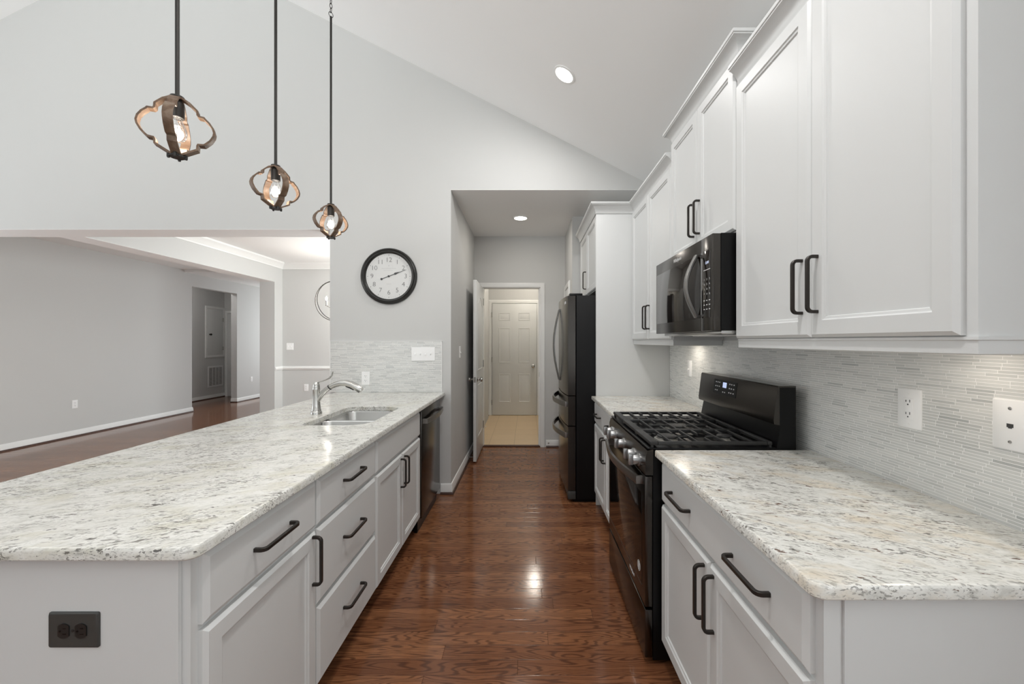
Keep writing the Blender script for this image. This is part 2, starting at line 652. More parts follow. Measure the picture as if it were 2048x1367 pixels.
# clock wall with its gable, one plane with the lintel above the dining opening and the hall opening
gable = [(XL - 0.02, ZL + 0.03), (XL - 0.02, HDR), (-1.76, HDR), (-1.76, 0), (HX, 0), (HX, CE + 0.003), (XR + 0.1, CE + 0.003), (XR + 0.1, CE + 0.02), (RX, RZ + 0.03)]
struct('wall_back', MB().prism(FB(YA), gable, 0, -(YAB - YA)), M['wall'], 'tall grey gable wall carrying the round clock above the peninsula', 'wall')
cm = MB()
cm.prism(FB(YA + 0.05), [(XR + 0.1, CE - SL * 0.1), (XR + 0.1, CE - SL * 0.1 + 0.1), (RX, RZ + 0.1), (RX, RZ)], -0.0, YA - YR + 0.3)
cm.prism(FB(YA + 0.05), [(RX, RZ), (RX, RZ + 0.1), (XL - 0.1, ZL - SL * 0.1 + 0.1), (XL - 0.1, ZL - SL * 0.1)], -0.0, YA - YR + 0.3)
struct('ceiling', cm, M['ceiling'], 'white vaulted ceiling sloping up from the right kitchen wall', 'ceiling')
cm = MB()
cm.box(-7.62, -0.68, YAB + 0.0005, 7.69, CE, CE + 0.1)
cm.box(-7.62, -4.2, 7.69, 11.1, CE - 0.044, CE + 0.1)
struct('ceiling_dining', cm, M['ceiling'], 'flat white ceiling of the dining room and foyer beyond the header', 'ceiling')
struct('ceiling_hall', MB().box(HX - 0.1, XR + 0.1, YA + 0.0005, YH + 0.1, CE, CE + 0.0028), M['ceiling'], 'flat ceiling of the back hall with one downlight', 'ceiling')
struct('ceiling_laundry', MB().box(-0.85, 0.75, YH + 0.1, 7.6, CE - 0.02, CE + 0.1), M['ceiling'], 'flat ceiling of the laundry room', 'ceiling')

struct('wall_right', MB().box(XR, XR + 0.12, YR, -2.05, 0, CE + 0.03).box(XR, XR + 0.12, -2.05, 0.15, 0, 0.75).box(XR, XR + 0.12, -2.05, 0.15, 2.35, CE + 0.03).box(XR, XR + 0.12, 0.15, 5.3, 0, CE + 0.03), M['wall'], 'grey kitchen wall behind the range and the upper cabinets', 'wall')
w = MB()
for a, b, c, d in ((XL, -4.3, 0, 5.2), (-4.3, -0.9, 2.45, 5.2), (-0.9, -0.5, 0, 4.4), (-0.5, 1.0, 0, 0.85), (-0.5, 1.0, 2.35, 4.2), (1.0, XR, 0, 3.0)):
    w.box(a, b, YR - 0.12, YR, c, d)
struct('wall_rear', w, M['wall'], 'grey rear wall behind the viewer with patio door and window openings', 'wall')
w = MB()
w.box(XL - 0.13, XL, YR, 0.3, 0, 3.5)
w.box(XL - 0.13, XL, 0.3, 4.1, 0, 0.45)
w.box(XL - 0.13, XL, 0.3, 4.1, 2.75, 3.5)
w.box(XL - 0.13, XL, 4.1, 7.87, 0, 3.5)
w.box(XL - 0.13, XL, 7.87, 9.09, 2.42, 3.0)
w.box(XL - 0.13, XL, 9.09, 11.0, 0, 3.0)
struct('wall_left', w, M['wall'], 'long grey living room wall at far left with a passage opening', 'wall')
w = MB()
w.box(-7.62, -7.5, 6.9, 10.3, 0, 2.75)
w.box(-7.5, XL - 0.13, 10.1, 10.2, 0, 2.75)
w.box(-7.5, XL - 0.13, 6.9, 7.0, 0, 2.75)
struct('wall_passage', w, M['wall'], 'grey passage wall holding the small access door and air grille', 'wall')
struct('wall_foyer', MB().box(XL, -4.3, 11.0, 11.12, 0, 2.75), M['wall'], 'grey foyer end wall behind the dining room post', 'wall')
w = MB()
w.box(-4.48, -4.23, YAB + 0.0005, 6.83, HDR, CE + 0.02)
w.box(-4.48, -4.23, 6.83, 7.2, 0, CE + 0.02)
struct('wall_beam', w, M['wall'], 'boxed beam running back from the header to a square post', 'beam')
struct('wall_dining', MB().box(-4.3, -0.68, 7.05, 7.2, 0, CE + 0.02), M['wall'], 'grey dining room end wall with chair rail', 'wall')
struct('wall_hall_left', MB().box(HX - 0.12, HX, YAB, 7.1, 0, CE + 0.02), M['wall'], 'grey left wall of the back hall behind the open door', 'wall')
w = MB()
w.box(HX, -0.575, YH, YH + 0.11, 0, CE + 0.02)
w.box(-0.575, 0.176, YH, YH + 0.11, 2.06, CE + 0.02)
w.box(0.176, 0.52, YH, YH + 0.11, 0, CE + 0.02)
struct('wall_hall_end', w, M['wall'], 'grey end wall of the back hall above the laundry doorway', 'wall')
struct('wall_pantry', MB().box(0.49, XR, 4.42, YH + 0.05, 0, CE + 0.02), M['wall'], 'grey boxed out pantry wall beyond the refrigerator', 'wall')
w = MB()
w.box(-0.84, -0.72, YH + 0.11, 7.5, 0, CE)
w.box(0.72, 0.84, YH + 0.11, 7.5, 0, CE)
w.box(-0.84, 0.84, 7.47, 7.59, 0, CE)
struct('wall_laundry', w, M['wall'], 'pale laundry room walls around the six panel door', 'wall')

struct('trim_7', MB().box(XL, -1.7605, YA + 0.0005, YAB - 0.0005, HDR - 0.003, HDR - 0.0002), M['ceiling'], 'thin white board brightening the underside of the long dining room header', 'soffit')  # sheet in ceiling white, added so the header underside comes out brighter
struct('trim_8', MB().box(-4.4795, -4.2305, YAB, 6.8295, HDR - 0.003, HDR - 0.0002), M['ceiling'], 'thin white board brightening the underside of the boxed beam', 'soffit')  # second added white sheet, lifts the underside of the beam

# baseboards with their stained shoe molding
BPROF = [(0, 0.0), (0.014, 0.0), (0.014, 0.060), (0.011, 0.068), (0.011, 0.078), (0.006, 0.088), (0, 0.090)]
SPROF = [(0.0142, 0.0), (0.028, 0.0), (0.027, 0.010), (0.022, 0.017), (0.0142, 0.019)]


def baseboard(side, path, sd, label):
    o = struct('baseboard_' + side, MB().psweep(path, BPROF, XY, side=sd), M['trim'], label, 'baseboard')
    s = MB().psweep(path, SPROF, XY, side=sd).build('shoe_molding', M['shoe'], o)
    s['label'] = 'dark stained shoe molding strip'


baseboard('left', [(XL - 0.13, 7.87), (XL, 7.87), (XL, YR)], 1, 'white baseboard along the long grey living room wall')
baseboard('foyer', [(XL, 11.0), (XL, 9.09), (XL - 0.13, 9.09)], 1, 'white baseboard on the short wall past the passage opening')
baseboard('passage', [(-7.5, 10.1), (-7.5, 7.0)], 1, 'white baseboard in the passage under the air grille')
baseboard('hall', [(-0.77, YA), (HX, YA), (HX, YH)], -1, 'white baseboard turning from the clock wall into the back hall')
baseboard('hall_end', [(0.245, YH), (0.49, YH)], -1, 'short white baseboard between laundry door casing and refrigerator')
baseboard('dining', [(-4.23, 7.05), (-0.8, 7.05)], -1, 'white baseboard along the dining room end wall')
baseboard('laundry', [(-0.72, YH + 0.12), (-0.72, 7.47)], -1, 'white baseboard on the left laundry room wall')

# dining room crown molding and chair rail
CPROF = [(0, 0), (0.012, 0), (0.014, 0.018), (0.035, 0.045), (0.062, 0.07), (0.078, 0.082), (0.08, 0.105), (0, 0.105)]
struct('trim_1', MB().psweep([(-4.23, YAB), (-4.23, 7.05), (-0.8, 7.05)], [(o, w - 0.105 + CE) for o, w in CPROF], XY, side=-1), M['trim'], 'white crown molding around the dining room ceiling', 'crown molding')
struct('trim_2', MB().psweep([(-4.23, 6.83), (-4.23, 7.05), (-0.8, 7.05)], [(0, 0.865), (0.012, 0.87), (0.02, 0.885), (0.024, 0.90), (0.014, 0.912), (0.012, 0.925), (0, 0.93)], XY, side=-1), M['trim'], 'white chair rail across the dining room end wall', 'chair rail')

# door casings and doors
CAS = [(0, 0), (0, 0.011), (0.008, 0.016), (0.02, 0.014), (0.034, 0.018), (0.05, 0.017), (0.058, 0.012), (0.062, 0.006), (0.062, 0)]
c = MB().psweep([(0.170, 0.0), (0.170, 2.05), (-0.569, 2.05), (-0.569, 0.0)], CAS, FB(YH), side=-1)
c.box(0.160, 0.1762, YH + 0.0005, YH + 0.109, 0, 2.06)
c.box(-0.575, -0.560, YH + 0.0005, YH + 0.109, 0, 2.06)
c.box(-0.575, 0.1762, YH + 0.0005, YH + 0.109, 2.045, 2.06)
c.box(0.148, 0.160, YH + 0.045, YH + 0.06, 0, 2.045)
c = struct('trim_3', c, M['trim'], 'white casing and jamb of the laundry doorway', 'door casing')
sp = MB().box(0.1575, 0.1602, YH + 0.012, YH + 0.036, 0.90, 0.96).build('strike_plate', M['chrome'], c)


def knob(parent, pos, d, name='knob'):
    """door knob with rose on a door; d is the outward direction"""
    return MB().lathe([(0.031, 0), (0.031, 0.004), (0.026, 0.009), (0.012, 0.012), (0.011, 0.026), (0.017, 0.031), (0.026, 0.040), (0.0285, 0.050), (0.026, 0.060), (0.016, 0.066), (0.001, 0.068)], pos, d, 20).build(name, M['chrome'], parent)


def arch_panel(u0, u1, v0, v1, rise, seg=14):
    pts = [(u0, v0), (u1, v0)]
    for k in range(seg + 1):
        a = k / seg
        u = u1 + (u0 - u1) * a
        pts.append((u, v1 + rise * math.sin(PI * a) ** 1.6))
    return pts


def inset_poly(poly, d):
    n = len(poly)
    out = []
    for i in range(n):
        p0, p1, p2 = Vector(poly[i - 1]), Vector(poly[i]), Vector(poly[(i + 1) % n])
        a, b = (p1 - p0).normalized(), (p2 - p1).normalized()
        na, nb = Vector((-a.y, a.x)), Vector((-b.y, b.x))
        m = na + nb
        m = m / max(m.dot(na), 0.3)
        out.append((p1.x + m.x * d, p1.y + m.y * d))
    return out


def molded(mb, F, poly):
    """raised molding ring and raised field on a door face"""
    rings = []
    for d, h in ((0, 0.0), (0.004, 0.005), (0.012, 0.006), (0.018, 0.001), (0.030, 0.0015), (0.045, 0.005)):
        rings.append([F(u, v, h) for u, v in inset_poly(poly, d)])
    mb.loops(rings, True, False, True)


# open two panel door: hinged at the left jamb, folded back into the hall
d = struct('door_1', MB().box(-0.600, -0.565, 4.545, 5.243, 0.017, 2.045, 0.0015), M['door'], 'white two panel door with arched top standing open in the hall', 'door')
for F, nm in ((FL(-0.565), 0), (FR(-0.600), 1)):
    mb = MB()
    molded(mb, F, arch_panel(4.66, 5.13, 1.02, 1.80, 0.09) if nm == 0 else arch_panel(4.66, 5.13, 1.02, 1.80, 0.09))
    molded(mb, F, [(4.66, 0.26), (5.13, 0.26), (5.13, 0.86), (4.66, 0.86)])
    mb.build('panel', M['door'], d)
knob(d, (-0.565, 4.605, 0.93), (1, 0, 0))
knob(d, (-0.600, 4.605, 0.93), (-1, 0, 0))
MB().box(-0.594, -0.571, 4.5435, 4.546, 0.90, 0.96).box(-0.588, -0.577, 4.5375, 4.545, 0.922, 0.938, 0.002).build('latch_plate', M['chrome'], d)
for z in (0.25, 1.03, 1.82):
    MB().lathe([(0.006, 0), (0.006, 0.09)], (-0.562, 5.244, z), (0, 0, 1), 10).build('hinge', M['chrome'], d)

# six panel door at the laundry's end
YD = 7.47
d = struct('door_2', MB().box(-0.636, 0.174, YD - 0.022, YD - 0.001, 0.015, 2.045, 0.001), M['door'], 'closed white six panel door at the end of the laundry', 'door')
FD = FB(YD - 0.022)
mb = MB()
for (u0, u1) in ((-0.515, -0.305), (-0.155, 0.055)):
    for (v0, v1) in ((1.735, 1.885), (0.965, 1.605), (0.245, 0.765)):
        molded(mb, FD, [(u0, v0), (u1, v0), (u1, v1), (u0, v1)])
mb.build('panel', M['door'], d)
knob(d, (0.112, YD - 0.022, 0.905), (0, -1, 0))
for z in (0.2, 0.98, 1.8):
    MB().box(-0.645, -0.634, YD - 0.03, YD - 0.021, z, z + 0.09).build('hinge', M['chrome'], d)
struct('trim_4', MB().psweep([(0.184, 0.0), (0.184, 2.055), (-0.646, 2.055), (-0.646, 0.0)], CAS, FB(YD), side=-1), M['trim'], 'white casing around the six panel laundry door', 'door casing')

# pantry door, only its top corner shows past the refrigerator
d = struct('door_3', MB().box(0.4795, 0.4898, 4.72, 5.14, 0.01, 1.985, 0.001), M['door'], 'narrow white pantry door on the boxed wall beyond the refrigerator', 'door')
mb = MB()
molded(mb, FR(0.4795), [(4.79, 1.0), (5.07, 1.0), (5.07, 1.87), (4.79, 1.87)])
mb.build('panel', M['door'], d)
struct('trim_5', MB().psweep([(4.71, 0.0), (4.71, 1.995), (5.15, 1.995), (5.15, 0.0)], CAS, FR(0.49), side=1), M['trim'], 'white casing of the pantry door beyond the refrigerator', 'door casing')

# far passage door, seen edge-on past the opening
c = struct('door_4', MB().box(-7.40, -6.85, 10.07, 10.099, 0.01, 2.03, 0.001), M['door'], 'white passage door half hidden behind the wall end', 'door')
struct('trim_6', MB().psweep([(-7.42, 0.0), (-7.42, 2.05), (-6.83, 2.05), (-6.83, 0.0)], CAS, FB(10.1), side=1), M['trim'], 'white casing of the far passage door', 'door casing')

# ------------------------------------------------------------------ cabinets
DOOR_RINGS = [(0, 0), (0, 0.011), (0.009, 0.0195), (0.050, 0.0195), (0.054, 0.0155), (0.060, 0.014), (0.0625, 0.0095)]
DRAWER_RINGS = [(0, 0), (0, 0.011), (0.013, 0.0195)]
PULLPROF = [(-0.0048, -0.0042), (-0.0036, -0.0055), (0.0036, -0.0055), (0.0048, -0.0042), (0.0048, 0.0042), (0.0036, 0.0055), (-0.0036, 0.0055), (-0.0048, 0.0042)]


def pull(parent, F, u, v, along, length=0.165, base=0.0195):
    """bar pull with bent ends on the face of a door or drawer"""
    h = length / 2
    r, out = 0.014, 0.030
    path = [(-h, 0.0), (-h, out - r)] + arc(-h + r, out - r, r, PI, PI / 2, 5)[1:] + arc(h - r, out - r, r, PI / 2, 0, 5) + [(h, 0.0)]
    A, B = (F.U, F.V) if along == 'u' else (F.V, F.U)
    G = Frame(F(u, v, base), A, F.N, B)
    return MB().psweep(path, PULLPROF, G).build('handle', M['bronze'], parent)


def door_front(root, F, u0, u1, v0, v1, hs=()):
    d = MB().nested(F, u0, u1, v0, v1, DOOR_RINGS).build('door', M['cab'], root, smooth=0)
    for hu, hv, al in hs:
        pull(d, F, hu, hv, al)
    return d


def drawer_front(root, F, u0, u1, v0, v1, hs=(), name='drawer'):
    d = MB().nested(F, u0, u1, v0, v1, DRAWER_RINGS).build(name, M['cab'], root, smooth=0)
    for hu, hv, al in hs:
        pull(d, F, hu, hv, al, 0.17)
    return d


def carcass(F, u0, u1, v0, v1, depth, top=True, mids=()):
    """cabinet box of boards with a face frame; F.n = 0 is the front of the face frame"""
    b = MB()
    t = 0.018
    b.fbox(F, u0, u0 + t, v0, v1, -0.019, -depth)
    b.fbox(F, u1 - t, u1, v0, v1, -0.019, -depth)
    b.fbox(F, u0 + t, u1 - t, v0, v1, -depth + 0.008, -depth)
    b.fbox(F, u0 + t, u1 - t, v0, v0 + t, -0.019, -depth + 0.008)
    if top:
        b.fbox(F, u0 + t, u1 - t, v1 - t, v1, -0.019, -depth + 0.008)
    fw = 0.038
    b.fbox(F, u0, u0 + fw, v0, v1, 0, -0.019)
    b.fbox(F, u1 - fw, u1, v0, v1, 0, -0.019)
    b.fbox(F, u0 + fw, u1 - fw, v1 - fw, v1, 0, -0.019)
    b.fbox(F, u0 + fw, u1 - fw, v0, v0 + fw, 0, -0.019)
    for m in mids:
        b.fbox(F, u0 + fw, u1 - fw, m - 0.019, m + 0.019, 0, -0.019)
    return b


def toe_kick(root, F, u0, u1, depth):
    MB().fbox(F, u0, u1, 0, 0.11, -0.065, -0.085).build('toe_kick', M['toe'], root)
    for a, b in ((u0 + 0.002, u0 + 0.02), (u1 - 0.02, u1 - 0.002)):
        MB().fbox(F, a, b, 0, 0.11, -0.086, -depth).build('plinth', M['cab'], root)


# right hand base run: face frame at x = .576
RF = 0.576
F = FR(RF)
DEP = XR - RF - 0.002
ZB, ZT = 0.11, 0.876


def right_base(y0, y1, label):
    root = thing('base_cabinet', label, 'cabinet', ((RF + XR) / 2, (y0 + y1) / 2, 0), 'pale grey base cabinets')
    carcass(F, y0, y1, ZB, ZT, DEP, mids=(0.689,)).build('body', M['cab'], root, smooth=0)
    toe_kick(root, F, y0, y1, DEP)
    ym = (y0 + y1) / 2
    q = (y1 - y0) / 4
    drawer_front(root, F, y0 + 0.022, y1 - 0.012, 0.697, 0.862, [(ym - q, 0.78, 'u'), (ym + q, 0.78, 'u')])
    door_front(root, F, y0 + 0.022, ym - 0.002, 0.118, 0.683, [(ym - 0.032, 0.575, 'v')])
    door_front(root, F, ym + 0.002, y1 - 0.012, 0.118, 0.683, [(ym + 0.032, 0.575, 'v')])
    return root


Y0R, Y1R, Y2R, Y3R = 0.791, 1.705, 2.467, 3.383
rb = right_base(Y0R, Y1R, 'pale grey base cabinet in front of the range with wide drawer and two doors')
MB().fbox(F, Y0R - 0.006, Y0R - 0.0002, 0.0, ZT, -0.036, -DEP).build('end_panel', M['cab'], rb)
right_base(Y2R + 0.003, Y3R, 'pale grey base cabinet between range and refrigerator panel')

# left hand peninsula run: face frame at x = -.771
LF = -0.771
G = FL(LF)
LDEP = 0.60
PG = 'pale grey base cabinets'


def left_root(y0, y1, label):
    root = thing('base_cabinet', label, 'cabinet', (LF - LDEP / 2, (y0 + y1) / 2, 0), PG)
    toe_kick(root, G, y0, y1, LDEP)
    return root


L0, L1, L2, L3 = 0.934, 1.463, 2.035, 2.878
r = left_root(L0, L1, 'peninsula base cabinet with one drawer above a single door')
carcass(G, L0, L1, ZB, ZT, LDEP, mids=(0.689,)).build('body', M['cab'], r, smooth=0)
drawer_front(r, G, L0 + 0.020, L1 - 0.006, 0.697, 0.862, [((L0 + L1) / 2 + 0.01, 0.785, 'u')])
door_front(r, G, L0 + 0.020, L1 - 0.006, 0.118, 0.683, [(L1 - 0.034, 0.59, 'v')])
r = left_root(L1 + 0.001, L2, 'peninsula base cabinet made of three stacked drawers')
carcass(G, L1 + 0.001, L2, ZB, ZT, LDEP, mids=(0.689, 0.405)).build('body', M['cab'], r, smooth=0)
for v0, v1 in ((0.697, 0.862), (0.412, 0.683), (0.118, 0.398)):
    drawer_front(r, G, L1 + 0.007, L2 - 0.006, v0, v1, [((L1 + L2) / 2 + 0.005, (v0 + v1) / 2 + 0.012, 'u')])
r = left_root(L2 + 0.001, L3, 'peninsula sink base cabinet with plain top front above two doors')
carcass(G, L2 + 0.001, L3, ZB, ZT, LDEP, top=False, mids=(0.689,)).build('body', M['cab'], r, smooth=0)
drawer_front(r, G, L2 + 0.007, L3 - 0.008, 0.697, 0.862, (), 'false_front')
ym = (L2 + L3) / 2 + 0.005
door_front(r, G, L2 + 0.007, ym - 0.002, 0.118, 0.683, [(ym - 0.034, 0.575, 'v')])
door_front(r, G, ym + 0.002, L3 - 0.008, 0.118, 0.683, [(ym + 0.034, 0.575, 'v')])

# finished panels on the peninsula's end and back
PX = -1.43
r = thing('peninsula_surround', 'plain pale grey panel closing the near end and back of the peninsula', 'panel', (PX, L0, 0))
MB().box(PX, LF - 0.020, L0 - 0.010, L0 - 0.0005, 0.0, ZT).build('end_board', M['cab'], r)
MB().box(PX, PX + 0.05, L0, YA - 0.001, 0.0, ZT).build('back_board', M['cab'], r)


# upper cabinets: face frame at x = .888
UF = 0.888
F = FR(UF)
UDEP = XR - UF - 0.002
UB = 1.366
CROWN = [(0.0005, -0.012), (0.006, -0.012), (0.007, 0.0), (0.010, 0.004), (0.011, 0.013), (0.015, 0.022), (0.024, 0.036), (0.037, 0.048), (0.046, 0.052), (0.046, 0.057), (0.050, 0.059), (0.050, 0.072), (0.0005, 0.072)]
RAIL = [(0.0, 0.0), (0.003, 0.002), (0.003, 0.028), (0.006, 0.030), (0.006, 0.036), (-0.016, 0.036), (-0.016, 0.0)]


def crown(root, path, z, side):
    MB().psweep(path, [(o, w + z) for o, w in CROWN], XY, side=side).build('crown_molding', M['cab'], root, smooth=50)


def upper(y0, y1, z0, z1, label, near_gap=0.008, hz=None):
    root = thing('upper_cabinet', label, 'cabinet', (XR, (y0 + y1) / 2, z0), 'pale grey upper cabinets')
    carcass(F, y0, y1, z0, z1, UDEP).build('body', M['cab'], root, smooth=0)
    ym = (y0 + y1) / 2
    hz = hz or z0 + 0.165
    door_front(root, F, y0 + near_gap, ym - 0.002, z0 + 0.006, z1 - 0.012, [(ym - 0.034, hz, 'v')])
    door_front(root, F, ym + 0.002, y1 - 0.004, z0 + 0.006, z1 - 0.012, [(ym + 0.034, hz, 'v')])
    return root


UT, UTM = 2.432, 2.562
r = upper(0.802, 1.7045, UB, UT, 'largest upper cabinet, two tall doors above the telephone jack and duplex outlet', 0.022)
crown(r, [(XR - 0.003, 0.802), (UF, 0.802), (UF, 1.700)], UT, 1)
MB().psweep([(XR - 0.012, 0.802), (UF, 0.802), (UF, 1.7045)], [(o, w + 1.333) for o, w in RAIL], XY, side=1).build('light_rail', M['cab'], r)
MB().lathe([(0.03, 0.0), (0.03, -0.012), (0.026, -0.014)], (1.06, 1.02, UB - 0.001), (0, 0, 1), 20).build('puck_light', M['plate'], r)
r = upper(1.7055, 2.4665, 1.822, UTM, 'raised upper cabinet with two doors directly above the microwave', 0.006, 1.985)
crown(r, [(XR - 0.003, 1.7055), (UF, 1.7055), (UF, 2.4665), (XR - 0.003, 2.4665)], UTM, 1)
r = upper(2.4675, Y3R, UB, UT, 'upper cabinet with two doors between microwave and refrigerator panel')
crown(r, [(UF, 2.4675), (UF, 3.3855), (0.574, 3.3855), (0.574, 4.395)], UT, 1)
MB().psweep([(XR - 0.012, 2.4675), (UF, 2.4675), (UF, Y3R)], [(o, w + 1.333) for o, w in RAIL], XY, side=1).build('light_rail', M['cab'], r)
MB().lathe([(0.03, 0.0), (0.03, -0.012), (0.026, -0.014)], (1.06, 2.81, UB - 0.001), (0, 0, 1), 20).build('puck_light', M['plate'], r)
area('puck_lamp_near', (1.06, 1.02, UB - 0.018), (0, 0, 0), 0.12, 0.12, 0.2, WARM, shape='DISK')
area('puck_lamp_far', (1.06, 2.81, UB - 0.018), (0, 0, 0), 0.12, 0.12, 0.42, WARM, shape='DISK')

# refrigerator surround
r = thing('refrigerator_surround', 'tall pale grey side panel between base cabinet and black refrigerator', 'panel', (0.88, 3.395, 0))
MB().box(0.574, XR - 0.001, 3.3855, 3.4045, 0, UT, 0.001).build('panel', M['cab'], r)
OF = 0.594
F2 = FR(OF)
r = thing('upper_cabinet', 'shallow pale grey cabinet mounted above the refrigerator', 'cabinet', (XR, 3.9, 1.80), 'pale grey upper cabinets')
carcass(F2, 3.4055, 4.395, 1.80, UT, XR - OF - 0.003).build('body', M['cab'], r, smooth=0)
door_front(r, F2, 3.412, 3.918, 1.806, UT - 0.012)
door_front(r, F2, 3.922, 4.390, 1.806, UT - 0.012, [(3.965, 1.95, 'v')])

# ------------------------------------------------------------------ countertops
ZC0, ZC1 = 0.8765, 0.906


def slab(x0, x1, y0, y1, r, hole=None, e=0.007):
    mb = MB()
    bm = mb.bm
    prof = [(0.004, ZC0), (0.0, ZC0 + 0.004), (0.0, ZC1 - e), (0.0012, ZC1 - e * 0.55), (e * 0.4, ZC1 - 0.0012), (e, ZC1)]
    rings = [[(px, py, z) for px, py in rrect(x0, x1, y0, y1, r, 6, i)] for i, z in prof]
    vr = mb.loops(rings, True, False, False)

    def loop_edges(vs):
        out = []
        for i in range(len(vs)):
            e_ = bm.edges.get((vs[i], vs[(i + 1) % len(vs)]))
            out.append(e_ or bm.edges.new((vs[i], vs[(i + 1) % len(vs)])))
        return out
    top, bot = loop_edges(vr[-1]), loop_edges(vr[0])
    if hole:
        hr = mb.loops([[(px, py, z) for px, py in hole(i)] for i, z in ((0.003, ZC1), (0.0, ZC1 - 0.003), (0.0, ZC0))], True, False, False)
        top += loop_edges(hr[0])
        bot += loop_edges(hr[-1])
    bmesh.ops.triangle_fill(bm, edges=top, use_beauty=True, use_dissolve=False)
    bmesh.ops.triangle_fill(bm, edges=bot, use_beauty=True, use_dissolve=False)
    return mb


SX0, SX1, SY0, SY1 = -1.235, -0.872, 2.205, 2.838     # sink opening


def sink_hole(i):
    return rrect(SX0 - i, SX1 + i, SY0 - i, SY1 + i, (0.05, 0.12, 0.10, 0.05), 8)


CT = 'granite countertops'
o = slab(-1.70, -0.731, 0.893, YA - 0.009, (0.02, 0.03, 0.001, 0.001), sink_hole).build('countertop', M['granite_l'], None, 40, (-1.2, 2.2, ZC0), True)
tag(o, 'long white granite peninsula countertop with the sink cutout', 'countertop', CT)
o = slab(0.535, XR - 0.009, 0.757, 1.706, (0.025, 0.001, 0.001, 0.004)).build('countertop', M['granite_r'], None, 40, (0.86, 1.2, ZC0), True)
tag(o, 'larger cream granite countertop beside the range, with a free rounded corner', 'countertop', CT)
o = slab(0.535, XR - 0.009, 2.4655, 3.383, 0.002).build('countertop', M['granite_r'], None, 40, (0.86, 2.9, ZC0), True)
tag(o, 'small cream granite countertop between range and tall refrigerator panel', 'countertop', CT)

# mosaic backsplashes
o = MB().box(XR - 0.008, XR - 0.0005, 0.78, 3.383, ZC1 - 0.028, UB - 0.0005).build('backsplash', M['mosaic_y'])
tag(o, 'grey glass strip mosaic backsplash along the right wall behind the range', 'backsplash', 'glass mosaic backsplashes')
o = MB().box(-1.752, -0.762, YA - 0.008, YA - 0.0005, ZC1 + 0.0005, 1.357).build('backsplash', M['mosaic_x'])
tag(o, 'grey glass strip mosaic backsplash under the clock behind the faucet', 'backsplash', 'glass mosaic backsplashes')
MB().box(-1.757, -1.752, YA - 0.010, YA - 0.0005, ZC1 + 0.0005, 1.360).box(-0.762, -0.757, YA - 0.010, YA - 0.0005, ZC1 - 0.03, 1.360).box(-1.757, -0.757, YA - 0.010, YA - 0.0005, 1.357, 1.361).build('edge_trim', M['trim'], o)

# ------------------------------------------------------------------ sink and faucet
r = thing('sink', 'stainless double bowl sink set under the peninsula granite', 'sink', (-1.05, 2.56, ZC0))


def basin(y0, y1, rad):
    x0, x1 = SX0 - 0.004, SX1 + 0.004
    zr = ZC0 - 0.002
    prof = [(-0.012, zr), (0.0, zr), (0.004, zr - 0.006), (0.008, zr - 0.15), (0.03, zr - 0.185), (0.09, zr - 0.192)]
    mb = MB()
    mb.loops([[(px, py, z) for px, py in rrect(x0 + max(i, 0) - 0.0, x1 - max(i, 0), y0 + max(i, 0), y1 - max(i, 0), [max(q - i * 0.5, 0.02) for q in rad], 7)] if i >= 0 else
              [(px, py, z) for px, py in rrect(x0 - 0.012, x1 + 0.012, y0 - (0.012 if y0 < 2.3 else 0.006), y1 + (0.012 if y1 > 2.8 else 0.006), [q + 0.01 for q in rad], 7)] for i, z in prof], True, False, True)
    o = mb.build('basin', M['steel'], r)
    cx, cy = (x0 + x1) / 2, (y0 + y1) / 2
    MB().lathe([(0.045, 0.0), (0.045, 0.003), (0.036, 0.003), (0.032, -0.002), (0.012, -0.003)], (cx, cy, zr - 0.1915), (0, 0, 1), 24).build('drain', M['chrome'], r)


basin(SY0 - 0.004, 2.490, (0.05, 0.12, 0.06, 0.05))
basin(2.505, SY1 + 0.004, (0.05, 0.06, 0.10, 0.05))

FXc, FYc = -1.318, 2.55
r = thing('faucet', 'brushed nickel pull-out kitchen faucet with raised lever beside the sink', 'faucet', (FXc, FYc, ZC1))
MB().lathe([(0.034, 0.0), (0.034, 0.006), (0.031, 0.016), (0.0275, 0.021)], (FXc, FYc, ZC1), seg=28).build('base_flange', M['nickel'], r)
MB().lathe([(0.0295, 0.020), (0.0300, 0.024), (0.0265, 0.030), (0.0235, 0.06), (0.0215, 0.10), (0.0215, 0.145), (0.0225, 0.150), (0.0225, 0.158), (0.0205, 0.166)], (FXc, FYc, ZC1), seg=28).build('body', M['nickel'], r)
pts = [(0.000, 0.070), (0.016, 0.098), (0.036, 0.125), (0.058, 0.148), (0.082, 0.165)]
neck = MB().tube([(FXc + a, FYc, ZC1 + b) for a, b in pts], [0.0175, 0.0165, 0.016, 0.016, 0.016], 18).build('spout_neck', M['nickel'], r)
MB().tube([(FXc + 0.0815, FYc, ZC1 + 0.1645), (FXc + 0.0865, FYc, ZC1 + 0.168)], 0.0172, 18).build('joint_ring', M['blackmat'], r)
pts = [(0.086, 0.1675), (0.115, 0.182), (0.15, 0.192), (0.185, 0.193), (0.22, 0.184), (0.25, 0.168), (0.275, 0.149), (0.281, 0.143)]
hd = MB().tube([(FXc + a, FYc, ZC1 + b) for a, b in pts], [0.016, 0.0175, 0.0185, 0.0195, 0.0205, 0.0215, 0.021, 0.018], 18).build('spray_head', M['nickel'], r)
MB().tube([(FXc + a, FYc, ZC1 + b) for a, b in ((0.185, 0.174), (0.205, 0.168), (0.235, 0.152))], [0.006, 0.008, 0.006], 10).build('spray_button', M['blackmat'], hd)
cap = MB().lathe([(0.0205, 0.166), (0.0205, 0.172), (0.018, 0.188), (0.012, 0.199), (0.002, 0.203)], (FXc, FYc, ZC1), seg=24).build('cap', M['nickel'], r)
